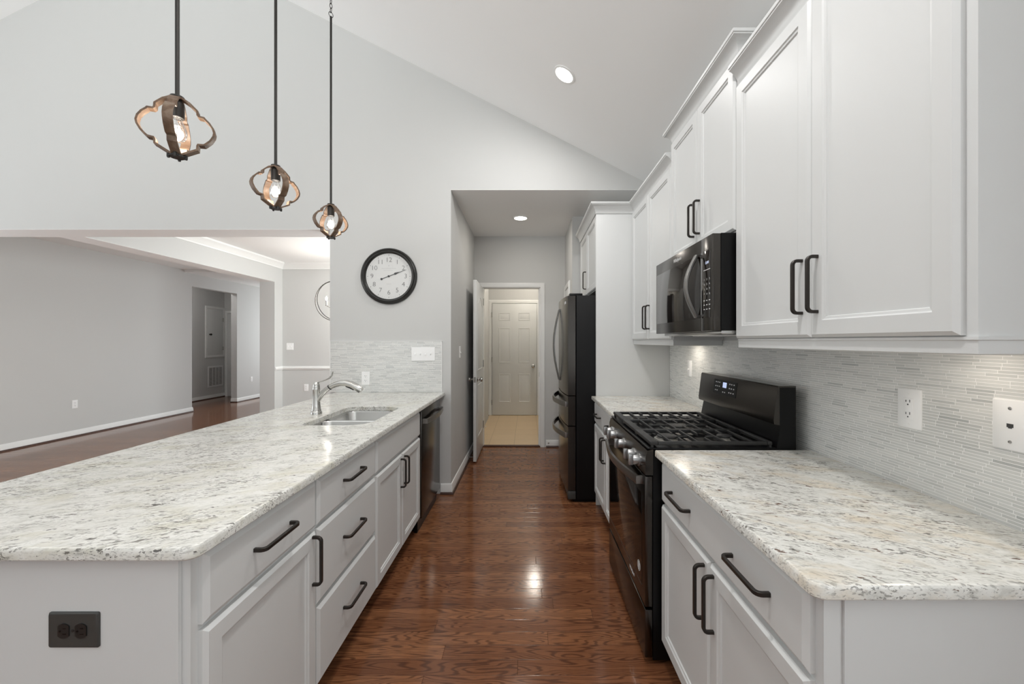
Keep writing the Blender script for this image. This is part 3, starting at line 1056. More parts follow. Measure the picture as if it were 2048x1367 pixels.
MB().tube([(FXc + a, FYc, ZC1 + b) for a, b in ((0.002, 0.196), (0.03, 0.203), (0.06, 0.213), (0.082, 0.224), (0.097, 0.242), (0.104, 0.264))], [0.009, 0.0075, 0.0075, 0.009, 0.0095, 0.004], 14, (0.6, 1.2), up=(0, 0, 1)).build('lever', M['nickel'], cap)

# ------------------------------------------------------------------ dishwasher
r = thing('dishwasher', 'black stainless dishwasher at the far end of the peninsula', 'dishwasher', (-1.05, 3.18, 0))
MB().box(-1.34, -0.775, 2.884, 3.488, 0.02, 0.868).build('body', M['black'], r)
dd = MB().box(-0.774, -0.745, 2.886, 3.486, 0.105, 0.868, 0.004).build('door', M['bss'], r)
MB().box(-0.80, -0.785 + 0.006, 2.892, 3.48, 0.0, 0.10).build('toe_kick', M['black'], r)
hp = []
for k in range(13):
    a = k / 12
    hp.append((-0.745 + 0.030 + 0.022 * math.sin(PI * a), 2.915 + 0.54 * a))
hp = [(-0.745, 2.915)] + hp + [(-0.745, 3.455)]
MB().psweep(hp, [(-0.005, 0.772), (0.005, 0.772), (0.007, 0.790), (0.005, 0.806), (-0.005, 0.806)], XY).build('handle', M['bss2'], dd)

# ------------------------------------------------------------------ range
RY0, RY1 = 1.712, 2.461
r = thing('range', 'black stainless freestanding gas range between two granite counters', 'range', (0.82, (RY0 + RY1) / 2, 0))
MB().box(0.530, 1.13, RY0 + 0.002, RY1 - 0.002, 0.02, 0.905).build('body', M['black'], r)
for x, y in ((0.60, RY0 + 0.05), (0.60, RY1 - 0.05), (1.08, RY0 + 0.05), (1.08, RY1 - 0.05)):
    MB().lathe([(0.018, 0), (0.018, 0.02)], (x, y, 0), seg=12).build('foot', M['black'], r)
# control panel: sloping strip with the knobs
poly = [(0.530, 0.797), (0.498, 0.797), (0.498, 0.872), (0.506, 0.900), (0.530, 0.906)]
FC = Frame((0, RY0, 0), (1, 0, 0), (0, 0, 1), (0, 1, 0))
cp = MB().prism(FC, poly, 0.0, RY1 - RY0).build('control_panel', M['bss'], r)
for y in (1.800, 1.893, 2.086, 2.280, 2.373):
    k = MB()
    k.lathe([(0.027, 0), (0.027, 0.008), (0.022, 0.011), (0.021, 0.030), (0.019, 0.034), (0.002, 0.034)], (0.499, y, 0.838), (-1, 0, 0), 22)
    k.box(0.447, 0.468, y - 0.009, y + 0.009, 0.815, 0.862, 0.004)
    k.build('knob', M['knob'], cp)
# oven door with window, emblem and bowed bar handle
od = MB().box(0.496, 0.528, RY0, RY1, 0.243, 0.792, 0.004).build('oven_door', M['bss'], r)
MB().box(0.4945, 0.4965, RY0 + 0.045, RY1 - 0.045, 0.315, 0.705, 0.0006).build('window', M['glassdark'], od)
hp = [(0.4965, RY0 + 0.045)]
for k in range(17):
    a = k / 16
    hp.append((0.4965 - 0.022 - 0.036 * math.sin(PI * a), RY0 + 0.045 + (RY1 - RY0 - 0.09) * a))
hp.append((0.4965, RY1 - 0.045))
MB().psweep(hp, [(-0.006, 0.748), (0.006, 0.748), (0.008, 0.765), (0.006, 0.782), (-0.006, 0.782)], XY).build('handle', M['bss2'], od)
FO = Frame((0.4945, 0, 0), (0, -1, 0), (0, 0, 1), (-1, 0, 0))
e = MB()
ec = (-1.80, 0.372)
e.psweep(arc(ec[0], ec[1], 0.021, 0, 2 * PI, 28)[:-1], [(-0.001, 0), (0.001, 0), (0.001, 0.0008), (-0.001, 0.0008)], FO, closed=True)
for dx, h in ((-0.010, 0.026), (0, 0.034), (0.010, 0.026)):
    e.prism(FO, [(ec[0] + dx - 0.0035, ec[1] - h / 2), (ec[0] + dx + 0.0015, ec[1] - h / 2), (ec[0] + dx + 0.0035, ec[1] + h / 2), (ec[0] + dx - 0.0015, ec[1] + h / 2)], 0, 0.0008)
e.build('emblem', M['white_mark'], od)
FO2 = Frame((0.4958, 0, 0), (0, -1, 0), (0, 0, 1), (-1, 0, 0))
text_mb('Whirlpool', 0.020, FO2, -1.925, 0.279, 0.0002, 0.0004).build('lettering', M['white_mark'], od)
MB().box(0.4948, 0.4962, RY0 + 0.05, RY1 - 0.02, 0.3085, 0.3115).build('trim_strip', M['bss2'], od)
dw = MB().box(0.496, 0.528, RY0, RY1, 0.030, 0.232, 0.004).build('drawer', M['bss'], r)
# cooktop pan, burners and grates
MB().box(0.508, 1.050, RY0, RY1, 0.905, 0.912, 0.002).build('cooktop', M['black'], r)
for x, y, rr in ((0.64, 1.86, 0.048), (0.90, 1.86, 0.036), (0.77, 2.086, 0.05), (0.64, 2.31, 0.040), (0.90, 2.31, 0.032)):
    b = MB().lathe([(rr * 1.25, 0.0), (rr * 1.2, 0.006), (rr, 0.008), (rr, 0.012)], (x, y, 0.912), seg=24).build('burner', M['burner'], r)
    MB().lathe([(rr * 0.92, 0.0122), (rr * 0.92, 0.018), (rr * 0.8, 0.021), (0.002, 0.0215)], (x, y, 0.912), seg=24).build('burner_cap', M['iron'], b)


def grate(y0, y1, first, last):
    mb = MB()
    z0, z1 = 0.921, 0.937
    x0, x1 = 0.520, 1.036
    bw = 0.012
    # outer frame
    mb.box(x0, x0 + 0.034, y0, y1, z0, z1, 0.003)
    mb.box(x1 - 0.020, x1, y0, y1, z0, z1, 0.003)
    for y in (y0, y1 - bw):
        mb.box(x0 + 0.034, x1 - 0.020, y, y + bw, z0, z1, 0.003)
    # long bars in the width direction
    n = 7
    for k in range(1, n + 1):
        x = x0 + 0.034 + (x1 - x0 - 0.054) * k / (n + 1)
        if k % 2:
            mb.box(x - 0.0045, x + 0.0045, y0 + bw, y1 - bw, z0 + 0.001, z1 - 0.0005, 0.002)
        else:
            q = (y1 - y0) * 0.34
            mb.box(x - 0.0045, x + 0.0045, y0 + bw, y0 + q, z0 + 0.001, z1 - 0.0005, 0.002)
            mb.box(x - 0.0045, x + 0.0045, y1 - q, y1 - bw, z0 + 0.001, z1 - 0.0005, 0.002)
    ym = (y0 + y1) / 2
    for x in (x0 + 0.10, x1 - 0.23):
        mb.box(x, x + 0.12, ym - 0.0045, ym + 0.0045, z0 + 0.002, z1 - 0.004, 0.002)
    # feet on the pan
    for x in (x0 + 0.004, x1 - 0.014):
        for y in (y0 + 0.001, y1 - 0.011):
            mb.box(x, x + 0.010, y, y + 0.010, 0.9118, z0 + 0.002)
    mb.build('grate', M['iron'], r)


gw = (RY1 - RY0 - 0.012) / 3
for k in range(3):
    grate(RY0 + 0.006 + gw * k + 0.001, RY0 + 0.006 + gw * (k + 1) - 0.001, k == 0, k == 2)
# backguard
MB().prism(FC, [(1.130, 0.9055), (1.051, 0.9055), (1.051, 0.925), (1.066, 1.000), (1.066, 1.0055), (1.130, 1.0055)], 0.0, RY1 - RY0).build('riser', M['black'], r)
poly = [(1.130, 1.006), (1.064, 1.006), (1.038, 1.012), (1.036, 1.030), (1.053, 1.166), (1.058, 1.172), (1.130, 1.172)]
bg = MB().prism(FC, poly, 0.0, RY1 - RY0).build('backguard', M['bss'], r)
# sloping control face: from (1.036, 1.030) to (1.053, 1.166)
sv = Vector((1.053 - 1.036, 0, 1.166 - 1.030)).normalized()
sn = Vector((-sv.z, 0, sv.x))
FBG = Frame((1.036, 0, 1.030), (0, -1, 0), sv, sn)
gl = MB()
gl.loops([[FBG(u, v, n) for u, v in ((-2.28, 0.045), (-2.035, 0.045), (-2.035, 0.123), (-2.28, 0.123))] for n in (0.0, 0.0012)])
gl = gl.build('control_glass', M['black'], bg)
kp = MB()
for cx_, rows in ((-2.255, 3), (-2.235, 3), (-2.215, 2), (-2.105, 3), (-2.085, 3), (-2.062, 3), (-2.150, 1), (-2.170, 1)):
    for q in range(rows):
        v = 0.108 - 0.022 * q if rows > 1 else 0.060
        kp.loops([[FBG(cx_ + a, v + b, n) for a, b in ((-0.005, -0.0028), (0.005, -0.0028), (0.005, 0.0028), (-0.005, 0.0028))] for n in (0.0012, 0.0016)])
kp.build('keypad', M['white_mark'], gl)
dm = MB()
dm.loops([[FBG(u, v, n) for u, v in ((-2.178, 0.084), (-2.138, 0.084), (-2.138, 0.112), (-2.178, 0.112))] for n in (0.0012, 0.0015)])
dm = dm.build('display', M['display'], gl)
MB().box(1.062, 1.128, RY0 - 0.0008, RY0 + 0.001, 1.0, 1.165).build('side_cap', M['black'], bg)

# ------------------------------------------------------------------ microwave
my0, my1, mz0, mz1 = 1.7125, 2.4605, 1.404, 1.8155
r = thing('microwave', 'black stainless over-the-range microwave with curved handle', 'microwave', (1.0, 2.086, mz0))
MB().box(0.816, XR - 0.012, my0, my1, mz0 + 0.004, mz1).build('body', M['black'], r)
ms = 1.829
md = MB().box(0.780, 0.815, ms + 0.001, my1, mz0, mz1 - 0.001, 0.003).build('door', M['bss'], r)
cpn = MB().box(0.780, 0.815, my0, ms - 0.001, mz0, mz1 - 0.001, 0.003).build('control_panel', M['bss'], r)
MB().box(0.7785, 0.7815, ms + 0.003, my1 - 0.018, 1.462, 1.752, 0.0008).build('window', M['glassdark'], md)
cg = MB().box(0.7785, 0.7815, my0 + 0.018, ms - 0.002, 1.462, 1.752, 0.0008).build('control_glass', M['glassdark'], cpn)
hp = [(0.7790, 1.472)]
for k in range(19):
    a = k / 18
    hp.append((0.7790 - 0.012 - 0.046 * math.sin(PI * a), 1.472 + 0.272 * a))
hp.append((0.7790, 1.744))
FH = Frame((0, 1.838, 0), (1, 0, 0), (0, 0, 1), (0, 1, 0))
MB().psweep(hp, [(-0.006, 0.0), (-0.003, -0.003), (0.004, -0.003), (0.007, 0.0), (0.007, 0.022), (0.004, 0.026), (-0.003, 0.026), (-0.006, 0.022)], FH).build('handle', M['bss2'], md)
FM = Frame((0.7785, 0, 0), (0, -1, 0), (0, 0, 1), (-1, 0, 0))
kp = MB()
keys = ['1', '2', '3', '4', '5', '6', '7', '8', '9', '*', '0', '#']
for q in range(12):
    text_mb(keys[q], 0.012, FM, -1.790 + 0.026 * (q % 3), 1.628 - 0.021 * (q // 3), 0.0001, 0.0003, kp)
for q in range(9):
    kp.fbox(FM, -1.796 + 0.026 * (q % 3), -1.784 + 0.026 * (q % 3), 1.535 - 0.019 * (q // 3), 1.539 - 0.019 * (q // 3), 0, 0.0004)
kp.fbox(FM, -1.796, -1.732, 1.668, 1.671, 0, 0.0004)
kp.build('keypad', M['white_mark'], cg)
text_mb('12:00', 0.016, FM, -1.764, 1.70, 0.0001, 0.0003).build('display', M['display'], cg)
FM2 = Frame((0.780, 0, 0), (0, -1, 0), (0, 0, 1), (-1, 0, 0))
text_mb('Whirlpool', 0.026, FM2, -2.115, 1.782, 0.0002, 0.0005, offset=0.0003, shear=0.2).build('lettering', M['white_mark'], md)
vt = MB().box(0.82, XR - 0.02, my0 + 0.006, my1 - 0.03, mz0 - 0.014, mz0 + 0.004, 0.004).build('vent_base', M['steel'], r)
MB().box(0.92, 1.08, my0 + 0.20, my1 - 0.2, mz0 - 0.018, mz0 - 0.0135).build('vent_filter', M['grille'], vt)

# ------------------------------------------------------------------ refrigerator
fy0, fy1 = 3.425, 4.345
r = thing('refrigerator', 'black stainless french door refrigerator with two lower drawers', 'refrigerator', (0.78, 3.885, 0))
MB().box(0.415, XR - 0.02, fy0, fy1, 0.03, 1.745, 0.004).build('body', M['fridgeside'], r)
MB().box(0.40, 1.1, fy0 + 0.03, fy1 - 0.03, 0.0, 0.03).build('base', M['black'], r)


def bowed(y0, y1, z0, z1, name):
    """refrigerator door with a slightly bowed front"""
    pts = [(0.408, y0), (0.350, y0)]
    n = 10
    for k in range(n + 1):
        y = y0 + (y1 - y0) * k / n
        t = (y - fy0) / (fy1 - fy0)
        pts.append((0.342 - 0.030 * (1 - (2 * t - 1) ** 2) + 0.004 * (k in (0, n)), y))
    pts += [(0.350, y1), (0.408, y1)]
    pts = [pts[0]] + [p for i, p in enumerate(pts[1:]) if p != pts[i]]
    return MB().prism(XY, pts, z0, z1).build(name, M['bss'], r, smooth=25)


fm = (fy0 + fy1) / 2
d1 = bowed(fy0 + 0.003, fm - 0.003, 0.905, 1.742, 'door')
d2 = bowed(fm + 0.003, fy1 - 0.003, 0.905, 1.742, 'door')
w1 = bowed(fy0 + 0.003, fy1 - 0.003, 0.650, 0.897, 'drawer')
w2 = bowed(fy0 + 0.003, fy1 - 0.003, 0.105, 0.642, 'drawer')
MB().box(0.345, 0.41, fy0 + 0.004, fy1 - 0.004, 0.03, 0.10, 0.003).build('base_grille', M['blackplate'], r)
MB().box(0.36, 0.47, fy0 + 0.02, fy0 + 0.10, 1.7425, 1.765, 0.004).build('hinge_cover', M['black'], r)
MB().box(0.36, 0.47, fy1 - 0.10, fy1 - 0.02, 1.7425, 1.765, 0.004).build('hinge_cover', M['black'], r)
for d_, y in ((d1, fm - 0.035), (d2, fm + 0.035)):
    hp = [(0.313, 1.00)]
    for k in range(19):
        a = k / 18
        hp.append((0.306 - 0.050 * math.sin(PI * a), 1.00 + 0.655 * a))
    hp.append((0.313, 1.655))
    FH = Frame((0, y - 0.011, 0), (1, 0, 0), (0, 0, 1), (0, 1, 0))
    MB().psweep(hp, [(-0.006, 0.0), (0.006, 0.0), (0.008, 0.011), (0.006, 0.022), (-0.006, 0.022)], FH).build('handle', M['bss3'], d_)
for d_, z in ((w1, 0.80), (w2, 0.535)):
    hp = [(0.344, fy0 + 0.06)]
    for k in range(17):
        a = k / 16
        hp.append((0.330 - 0.078 * math.sin(PI * a), fy0 + 0.06 + 0.80 * a))
    hp.append((0.344, fy1 - 0.06))
    MB().psweep(hp, [(-0.006, z), (0.006, z), (0.008, z + 0.022), (0.006, z + 0.044), (-0.006, z + 0.044)], XY).build('handle', M['bss2'], d_)
FFR = Frame((0.330, 0, 0), (0, -1, 0), (0, 0, 1), (-1, 0, 0))
text_mb('Whirlpool', 0.030, FFR, -3.56, 1.69, 0.0, 0.003, offset=0.0006).build('lettering', M['white_mark'], d1)

# ------------------------------------------------------------------ wall clock
cx, cz, R = -1.230, 1.938, 0.250
yc = YA
r = thing('wall_clock', 'round dark framed clock with white face and black numerals', 'clock', (cx, yc, cz))
FCk = FB(yc)
prof = [(R, 0.0), (R, 0.018), (R - 0.006, 0.028), (R - 0.014, 0.031), (R - 0.020, 0.028), (R - 0.026, 0.034), (R - 0.034, 0.034), (R - 0.038, 0.026), (R - 0.044, 0.022), (R - 0.047, 0.012)]
mb = MB()
mb.lathe(prof, (cx, yc, cz), (0, -1, 0), 64, cap=False)
mb.build('frame', M['clockframe'], r)
face = MB().lathe([(R - 0.044, 0.004), (R - 0.044, 0.012), (0.002, 0.0125)], (cx, yc, cz), (0, -1, 0), 64).build('face', M['clockface'], r)
for k in range(1, 13):
    a = PI / 2 - k * PI / 6
    text_mb(str(k), 0.059, FCk, cx + 0.150 * math.cos(a), cz + 0.145 * math.sin(a), 0.0128, 0.0004, offset=-0.0008).build('numeral', M['clockink'], face)
tk = MB()
for k in range(60):
    a = k * PI / 30
    rr, h, w_ = 0.188, (0.010 if k % 5 == 0 else 0.004), (0.0018 if k % 5 == 0 else 0.0005)
    ca, sa = math.cos(a), math.sin(a)
    tk.prism(FCk, [(cx + ca * (rr - h / 2) - sa * w_, cz + sa * (rr - h / 2) + ca * w_), (cx + ca * (rr - h / 2) + sa * w_, cz + sa * (rr - h / 2) - ca * w_), (cx + ca * (rr + h / 2) + sa * w_, cz + sa * (rr + h / 2) - ca * w_), (cx + ca * (rr + h / 2) - sa * w_, cz + sa * (rr + h / 2) + ca * w_)], 0.0125, 0.0130)
tk.build('minute_marks', M['clockink'], face)
lg = MB()
lg.fbox(FCk, cx - 0.065, cx + 0.065, cz + 0.068, cz + 0.0705, 0.0125, 0.0130)
lg.fbox(FCk, cx - 0.045, cx + 0.035, cz + 0.052, cz + 0.054, 0.0125, 0.0130)
lg.fbox(FCk, cx - 0.022, cx + 0.022, cz - 0.070, cz - 0.068, 0.0125, 0.0130)
for a in range(5):
    t_ = PI / 2 + a * 2 * PI / 5
    lg.prism(FCk, [(cx + 0.008 * math.cos(t_), cz + 0.094 + 0.008 * math.sin(t_)), (cx + 0.003 * math.cos(t_ + 0.6), cz + 0.094 + 0.003 * math.sin(t_ + 0.6)), (cx + 0.003 * math.cos(t_ - 0.6), cz + 0.094 + 0.003 * math.sin(t_ - 0.6))], 0.0125, 0.0130)
lg.build('dial_print', M['clockfaint'], face)


def hand(ang, pts, name, n0):
    ca, sa = math.cos(ang), math.sin(ang)
    MB().prism(FCk, [(cx + ca * a - sa * b, cz + sa * a + ca * b) for a, b in pts], n0, n0 + 0.001).build(name, M['clockhand'], r)


HA = math.radians(21.5)
hand(HA, [(-0.060, 0.002), (-0.060, -0.002), (0.050, -0.003), (0.060, -0.010), (0.104, -0.001), (0.104, 0.001), (0.060, 0.010), (0.050, 0.003)], 'hour_hand', 0.0140)
hand(math.radians(20.6), [(-0.066, 0.0022), (-0.066, -0.0022), (0.09, -0.0022), (0.168, -0.0007), (0.168, 0.0007), (0.09, 0.0022)], 'minute_hand', 0.0155)
MB().lathe([(0.009, 0.0128), (0.009, 0.018), (0.002, 0.019)], (cx, yc, cz), (0, -1, 0), 20).build('hub', M['clockhand'], r)
MB().lathe([(0.010, 0.0142), (0.010, 0.0166)], (cx - 0.069 * math.cos(HA), yc, cz - 0.069 * math.sin(HA)), (0, -1, 0), 20).build('counterweight', M['clockhand'], r)

# ------------------------------------------------------------------ pendants
def ceil_z(x):
    return CE + SL * (XR - x) if x > RX else RZ - SL * (RX - x)


HALF = [(0.012, 0.004), (0.030, 0.016), (0.052, 0.031), (0.057, 0.034), (0.058, 0.050), (0.060, 0.055), (0.076, 0.057), (0.081, 0.062), (0.094, 0.078), (0.103, 0.098), (0.105, 0.112), (0.101, 0.130), (0.091, 0.148), (0.080, 0.160), (0.076, 0.166), (0.062, 0.167), (0.058, 0.172), (0.057, 0.188), (0.052, 0.194), (0.036, 0.212), (0.018, 0.224), (0.006, 0.228)]
HALF = [(a, b * 0.88) for a, b in HALF]
PX_, PZ0 = -1.21, 1.999


def build_pendant(loc, label, rot):
    root = thing('pendant_light', label, 'pendant light', loc, 'wooden quatrefoil pendant lights')
    for k in range(4):
        a = k * PI / 2
        S = Frame(loc, (math.cos(a), math.sin(a), 0), (0, 0, 1), (-math.sin(a), math.cos(a), 0))
        MB().psweep(HALF, [(-0.003, -0.0135), (0.003, -0.0135), (0.003, 0.0135), (-0.003, 0.0135)], S).build('cage_strap', M['lampwood'], root, smooth=30)
    o = Vector(loc)
    bt = MB().lathe([(0.002, -0.004), (0.022, -0.004), (0.022, 0.002), (0.012, 0.006)], o, seg=16)
    for k in range(4):
        a = k * PI / 2
        bt.lathe([(0.004, -0.010), (0.005, -0.006), (0.005, 0.004)], o + Vector((0.024 * math.cos(a), 0.024 * math.sin(a), 0.002)), seg=10)
        bt.box(o.x + 0.015 * math.cos(a) - 0.009, o.x + 0.015 * math.cos(a) + 0.009, o.y + 0.015 * math.sin(a) - 0.009, o.y + 0.015 * math.sin(a) + 0.009, o.z - 0.003, o.z + 0.002)
    bt.build('bottom_hub', M['darkmetal'], root)
    MB().lathe([(0.019, 0.132), (0.020, 0.134), (0.020, 0.182), (0.015, 0.188), (0.013, 0.197), (0.020, 0.201), (0.020, 0.206), (0.0075, 0.210)], o, seg=20).build('socket', M['darkmetal'], root)
    b = MB().lathe([(0.013, 0.132), (0.014, 0.124), (0.021, 0.106), (0.027, 0.088), (0.0275, 0.077), (0.023, 0.062), (0.014, 0.053), (0.002, 0.051)], o, seg=24).build('bulb', M['bulb'], root)
    MB().tube([o + Vector(v) for v in ((-0.004, 0, 0.106), (-0.008, 0, 0.074), (-0.003, 0, 0.100), (0.002, 0, 0.074), (0.005, 0, 0.100), (0.009, 0, 0.075), (0.004, 0, 0.106))], 0.0030, 8).build('filament', M['filament'], b)
    zr = 3.362 - loc[2]
    MB().lathe([(0.0066, 0.208), (0.0066, zr)], o, seg=12).build('rod', M['darkmetal'], root)
    top = ceil_z(loc[0]) - loc[2]
    ch = MB()
    z = zr - 0.004
    k = 0
    while z < top - 0.06:
        n = 12
        L_, W_ = (0.016, 0.014) if k == 0 else (0.016, 0.0075)
        ax = (1, 0) if k % 2 == 0 else (0, 1)
        pts = [o + Vector((ax[0] * W_ * math.cos(2 * PI * q / n), ax[1] * W_ * math.cos(2 * PI * q / n), z + L_ + L_ * math.sin(2 * PI * q / n))) for q in range(n)]
        ch.tube(pts, 0.0019, 6, closed=True)
        z += 2 * L_ - 0.005
        k += 1
    ch.build('chain', M['darkmetal'], root)
    # canopy on the sloping ceiling
    nrm = Vector((-SL, 0, -1)).normalized()
    MB().lathe([(0.062, 0.0), (0.062, 0.014), (0.050, 0.022), (0.012, 0.026), (0.008, 0.040)], o + Vector((0, 0, top)), nrm, 28).build('canopy', M['darkmetal'], root)
    root.rotation_euler[2] = rot
    return root


def dup(root, loc, rot, label):
    q = root.copy()
    COL.objects.link(q)
    q.location = loc
    q.rotation_euler = (0, 0, rot)
    q['label'] = label
    for ch in list(root.children):
        c_ = ch.copy()
        COL.objects.link(c_)
        c_.parent = q
        for g in list(ch.children):
            g_ = g.copy()
            COL.objects.link(g_)
            g_.parent = c_
    return q


PEN = [(1.41, math.radians(27), 'largest looking wooden pendant lamp, over the free end of the peninsula'),
       (1.962, math.radians(54.5), 'middle wooden pendant lamp, hanging between two others over the peninsula'),
       (2.515, math.radians(56), 'smallest looking wooden pendant lamp, hanging next to the clock wall')]
p0 = build_pendant((PX_, PEN[0][0], PZ0), PEN[0][2], 0.0)
bpy.context.view_layer.update()
p0.rotation_euler[2] = PEN[0][1]
for y, a, lb in PEN[1:]:
    dup(p0, (PX_, y, PZ0), a, lb)
for y, a, lb in PEN:
    point('pendant_bulb_light', (PX_, y, PZ0 + 0.080), 1.7, (1.0, 0.93, 0.84), 0.028)

# ------------------------------------------------------------------ dining room chandelier
c0 = Vector((-2.87, 6.1, 1.965))
r = thing('chandelier', 'round dark orb chandelier with lit candle bulbs in the dining room', 'chandelier', tuple(c0))
for k, (a, rad) in enumerate(((0.0, 0.30), (1.05, 0.285), (2.1, 0.27))):
    pts = [c0 + Vector((rad * math.cos(t_) * math.cos(a), rad * math.cos(t_) * math.sin(a), rad * math.sin(t_))) for t_ in [2 * PI * q / 48 for q in range(48)]]
    MB().tube(pts, 0.0055, 8, closed=True).build('ring', M['darkmetal'], r)
MB().lathe([(0.006, -0.28), (0.012, -0.20), (0.018, -0.14), (0.008, -0.10), (0.006, 0.30)], c0, seg=14).build('stem', M['darkmetal'], r)
for k in range(4):
    a = 0.4 + k * PI / 2
    d_ = Vector((math.cos(a), math.sin(a), 0))
    MB().tube([c0 + d_ * 0.01 + Vector((0, 0, -0.15)), c0 + d_ * 0.06 + Vector((0, 0, -0.11)), c0 + d_ * 0.115 + Vector((0, 0, -0.075))], 0.005, 8).build('arm', M['darkmetal'], r)
    cd = MB().lathe([(0.018, -0.078), (0.020, -0.072), (0.011, -0.070), (0.011, 0.0)], c0 + d_ * 0.118, seg=14).build('candle_sleeve', M['chrome'], r)
    MB().lathe([(0.009, 0.0), (0.015, 0.018), (0.014, 0.035), (0.006, 0.058), (0.001, 0.066)], c0 + d_ * 0.118, seg=14).build('candle_bulb', M['candlebulb'], cd)
ch = MB()
z = 0.298
k = 0
while z < CE - c0.z - 0.05:
    ax = (1, 0) if k % 2 == 0 else (0, 1)
    ch.tube([c0 + Vector((ax[0] * 0.009 * math.cos(2 * PI * q / 10), ax[1] * 0.009 * math.cos(2 * PI * q / 10), z + 0.02 + 0.02 * math.sin(2 * PI * q / 10))) for q in range(10)], 0.0024, 6, closed=True)
    z += 0.034
    k += 1
ch.build('chain', M['darkmetal'], r)
MB().lathe([(0.065, 0.0), (0.065, 0.016), (0.02, 0.03), (0.008, 0.05)], c0 + Vector((0, 0, CE - c0.z)), (0, 0, -1), 24).build('canopy', M['darkmetal'], r)
point('chandelier_light', tuple(c0 + Vector((0, 0, 0.03))), 14, (1.0, 0.93, 0.84), 0.1)

# ------------------------------------------------------------------ downlights


def downlight(pos, nrm, rad, label, power, color):
    r = thing('recessed_light', label, 'ceiling light', pos, 'recessed ceiling lights')
    MB().lathe([(rad + 0.014, 0.0), (rad + 0.013, 0.006), (rad, 0.008), (rad - 0.002, 0.003)], pos, nrm, 36, cap=False).build('trim_ring', M['trim'], r)
    MB().lathe([(rad, 0.0005), (rad, 0.003), (0.002, 0.0035)], pos, nrm, 36).build('lens', M['lens'], r)
    p = Vector(pos) + Vector(nrm).normalized() * 0.012
    o = area('downlight_lamp', p, (0, 0, 0), rad * 1.8, rad * 1.8, power, color, shape='DISK')
    o.rotation_euler = Vector((0, 0, -1)).rotation_difference(Vector(nrm)).to_euler()


nv = Vector((-SL, 0, -1)).normalized()
downlight((0.257, 2.79, ceil_z(0.257)), nv, 0.066, 'round lit downlight in the white sloping kitchen ceiling', 9, CAN)
downlight((-0.07, 4.46, CE), (0, 0, -1), 0.070, 'round lit downlight in the flat hall ceiling', 3.1, (1, 0.94, 0.86))
r = thing('flush_light', 'flush white laundry ceiling light above the beige tile', 'ceiling light', (0.13, 6.67, CE - 0.02))
MB().lathe([(0.14, 0.0), (0.14, 0.015), (0.135, 0.02)], (0.13, 6.67, CE - 0.02), (0, 0, -1), 30).build('base', M['trim'], r)
MB().lathe([(0.125, 0.02), (0.11, 0.055), (0.06, 0.075), (0.002, 0.08)], (0.13, 6.67, CE - 0.02), (0, 0, -1), 30).build('shade', M['lens'], r)
point('laundry_light', (0.13, 6.67, CE - 0.16), 11, (1.0, 0.92, 0.80), 0.09)

# ------------------------------------------------------------------ outlets and switches


def plate_mb(F, u, v, w, h, t=0.0055):
    mb = MB()
    mb.loops([[F(a, b, n) for a, b in rrect(u - w / 2 + i, u + w / 2 - i, v - h / 2 + i, v + h / 2 - i, 0.004, 3)] for i, n in ((0, 0), (0, t * 0.5), (0.0025, t))])
    return mb


def socket_face(parent, F, u, v, n, horiz=False, m='plate', rot=0):
    """round sided receptacle with two slots and a ground hole"""
    if horiz:
        P = lambda a, b: (u + b, v + a)
    else:
        P = lambda a, b: (u + a, v + b)
    pts = arc(0, 0, 0.0165, math.radians(-50), math.radians(50), 8) + arc(0, 0, 0.0165, math.radians(130), math.radians(230), 8)
    s = MB()
    s.prism(F, [P(a, b) for a, b in pts], n, n + 0.0022)
    s = s.build('socket', M[m], parent)
    sl = MB()
    for a, h in ((-0.0062, 0.008), (0.0062, 0.0065)):
        sl.prism(F, [P(a - 0.0011, -h / 2 + 0.003), P(a + 0.0011, -h / 2 + 0.003), P(a + 0.0011, h / 2 + 0.003), P(a - 0.0011, h / 2 + 0.003)], n + 0.0021, n + 0.0026)
    sl.prism(F, [P(a, b - 0.007) for a, b in arc(0, 0, 0.0024, 0, 2 * PI, 10)[:-1]], n + 0.0021, n + 0.0026)
    sl.build('slot', M['slot'] if m == 'plate' else M['black'], s)


def screw(parent, F, u, v, n, m='plate'):
    MB().lathe([(0.0034, 0), (0.0034, 0.0008), (0.001, 0.0012)], F(u, v, n), F.N, 10).build('screw', M[m], parent)


def outlet(F, u, v, label, w=0.072, h=0.118, horiz=False, m='plate', sm=None, group='wall outlets'):
    r = thing('wall_outlet', label, 'outlet', tuple(F(u, v, 0)), group)
    plate_mb(F, u, v, w, h).build('cover_plate', M[m], r)
    sm = sm or m
    for q in (-0.0195, 0.0195):
        if horiz:
            socket_face(r, F, u + q, v, 0.0055, True, sm)
        else:
            socket_face(r, F, u, v + q, 0.0055, False, sm)
    screw(r, F, u, v, 0.0055, sm)
    return r


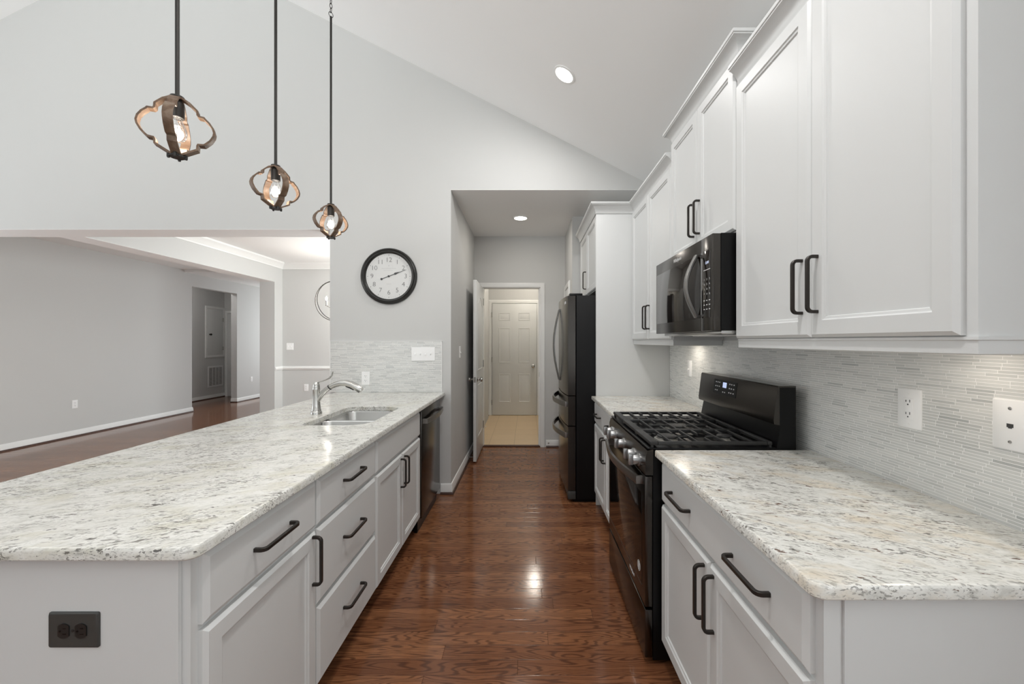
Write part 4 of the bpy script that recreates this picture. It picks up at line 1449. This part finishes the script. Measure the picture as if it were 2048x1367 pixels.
def decora(F, u, v, label, w=0.078, h=0.122):
    r = thing('wall_outlet', label, 'outlet', tuple(F(u, v, 0)), 'wall outlets')
    plate_mb(F, u, v, w, h).build('cover_plate', M['plate'], r)
    b = MB()
    b.loops([[F(a, c, n) for a, c in rrect(u - 0.0165 + i, u + 0.0165 - i, v - 0.0335 + i, v + 0.0335 - i, 0.003, 3)] for i, n in ((0, 0.0055), (0.0, 0.0065), (0.001, 0.0075))])
    b = b.build('socket', M['plate'], r)
    sl = MB()
    for q in (-0.019, 0.019):
        for a, h_ in ((-0.0062, 0.008), (0.0062, 0.0065)):
            sl.prism(F, [(u + a - 0.0011, v + q + 0.001), (u + a + 0.0011, v + q + 0.001), (u + a + 0.0011, v + q + 0.001 + h_), (u + a - 0.0011, v + q + 0.001 + h_)], 0.0074, 0.0079)
        sl.prism(F, [(u + a, v + q - 0.006 + b_) for a, b_ in arc(0, 0, 0.0024, 0, 2 * PI, 10)[:-1]], 0.0074, 0.0079)
    sl.build('slot', M['slot'], b)
    for q in (-0.048, 0.048):
        screw(r, F, u, v + q, 0.0055)
    return r


def switch(F, u, v, label, gangs=1, h=0.118):
    w = 0.072 + 0.046 * (gangs - 1)
    r = thing('light_switch', label, 'light switch', tuple(F(u, v, 0)), 'light switches')
    plate_mb(F, u, v, w, h).build('cover_plate', M['plate'], r)
    for k in range(gangs):
        uu = u + 0.046 * (k - (gangs - 1) / 2)
        t = MB()
        t.fbox(F, uu - 0.006, uu + 0.006, v - 0.012, v + 0.012, 0.0054, 0.0066, 0.0005)
        t.loops([[F(uu + a, v + b, n) for a, b in ((-0.0042, s - 0.005), (0.0042, s - 0.005), (0.0042, s + 0.005), (-0.0042, s + 0.005))] for n, s in ((0.006, 0.0), (0.016, 0.006 if k % 2 else -0.006))])
        t.build('toggle', M['plate'], r)
    for q in (-0.042, 0.042):
        screw(r, F, u, v + q, 0.0055)
    return r


FRW = FR(XR - 0.008)
FBW = FB(YA - 0.008)
decora(FRW, 1.260, 1.152, 'white duplex outlet on the mosaic right of the range')
# telephone plate
r = thing('phone_jack', 'white telephone jack plate with one dark socket on the mosaic', 'wall plate', tuple(FRW(1.0, 1.155)))
plate_mb(FRW, 0.995, 1.155, 0.080, 0.124).build('cover_plate', M['plate'], r)
MB().fbox(FRW, 0.988, 1.002, 1.1495, 1.1585, 0.0054, 0.0060).fbox(FRW, 0.991, 0.999, 1.147, 1.1497, 0.0054, 0.0060).build('jack', M['slot'], r)
for q in (-0.041, 0.041):
    MB().lathe([(0.004, 0), (0.004, 0.001), (0.001, 0.0016)], FRW(0.995, 1.155 + q, 0.0055), FRW.N, 12).build('screw', M['chrome'], r)
switch(FRW, 2.965, 1.162, 'white single switch on the mosaic above the far small countertop')
switch(FBW, -0.925, 1.246, 'wide white four gang switch plate on the mosaic beneath the clock', 4, 0.122)
outlet(FBW, -1.437, 1.030, 'white duplex outlet on the mosaic behind the faucet')
switch(FL(HX), 4.11, 1.25, 'white single switch on the hall wall beside the open door')
outlet(FL(XL), 5.83, 0.46, 'white outlet low on the long grey living room wall')
outlet(FL(XL), 9.57, 0.47, 'white outlet low on the wall past the passage opening')
switch(FB(7.05), -4.10, 1.27, 'white double switch on the dining room end wall', 2)
outlet(FB(7.05), -3.82, 0.56, 'white outlet below the dining room chair rail')
outlet(FB(L0 - 0.010), -1.024, 0.708, 'black horizontal outlet on the grey end panel of the peninsula', 0.114, 0.080, True, 'blackplate', 'blackmat')

# ------------------------------------------------------------------ passage wall things
FP = FL(-7.5)
r = thing('access_door', 'small white framed access door high on the passage wall', 'access door', tuple(FP(9.8, 1.58)))
MB().psweep([(9.55, 1.03), (10.05, 1.03), (10.05, 2.13), (9.55, 2.13)], CAS, FP, closed=True, side=-1).build('frame', M['trim'], r)
dp = MB().fbox(FP, 9.555, 10.045, 1.035, 2.125, 0.0005, 0.012, 0.001).build('door', M['door'], r)
MB().lathe([(0.02, 0), (0.012, 0.01), (0.026, 0.03), (0.02, 0.045), (0.002, 0.05)], FP(9.62, 1.52, 0.012), FP.N, 14).build('knob', M['darkmetal'], dp)
MB().fbox(FP, 10.02, 10.055, 1.84, 1.93, 0.012, 0.02).build('hinge', M['chrome'], dp)
MB().fbox(FP, 10.02, 10.055, 1.14, 1.23, 0.012, 0.02).build('hinge', M['chrome'], dp)
r = thing('air_grille', 'white louvered return air grille low on the passage wall', 'air grille', tuple(FP(9.8, 0.52)))
MB().psweep([(9.60, 0.30), (10.02, 0.30), (10.02, 0.74), (9.60, 0.74)], [(-0.03, 0), (-0.03, 0.006), (0.0, 0.012), (0.006, 0.010), (0.006, 0)], FP, closed=True, side=1).build('frame', M['grille'], r)
MB().fbox(FP, 9.60, 10.02, 0.30, 0.74, 0.0004, 0.002).build('backing', M['slot'], r)
lv = MB()
for k in range(22):
    z = 0.308 + k * 0.0195
    lv.loops([[FP(9.606, z, 0.003), FP(9.606, z + 0.012, 0.009), FP(9.606, z + 0.0135, 0.009), FP(9.606, z + 0.0015, 0.003)], [FP(10.014, z, 0.003), FP(10.014, z + 0.012, 0.009), FP(10.014, z + 0.0135, 0.009), FP(10.014, z + 0.0015, 0.003)]])
for u in (9.71, 9.81, 9.91):
    lv.fbox(FP, u - 0.006, u + 0.006, 0.305, 0.735, 0.003, 0.0105)
lv.build('louvers', M['grille'], r)

# ------------------------------------------------------------------ door stops


def door_stop(p, d, label):
    r = thing('door_stop', label, 'door stop', p, 'spring door stops')
    MB().lathe([(0.010, 0), (0.010, 0.004), (0.0045, 0.006), (0.0045, 0.062), (0.006, 0.063)], p, d, 12).build('spring', M['chrome'], r)
    MB().lathe([(0.007, 0.063), (0.008, 0.066), (0.008, 0.076), (0.005, 0.078)], p, d, 12).build('rubber_tip', M['plate'], r)


door_stop((HX + 0.0142, 4.60, 0.052), (1, 0, 0), 'door stop on the left hall baseboard behind the open door')
door_stop((0.275, YH - 0.0142, 0.052), (0, -1, 0), 'door stop on the short baseboard left of the refrigerator')
door_stop((-0.72 + 0.0142, 6.25, 0.052), (1, 0, 0), 'door stop on the laundry baseboard above the beige tile')
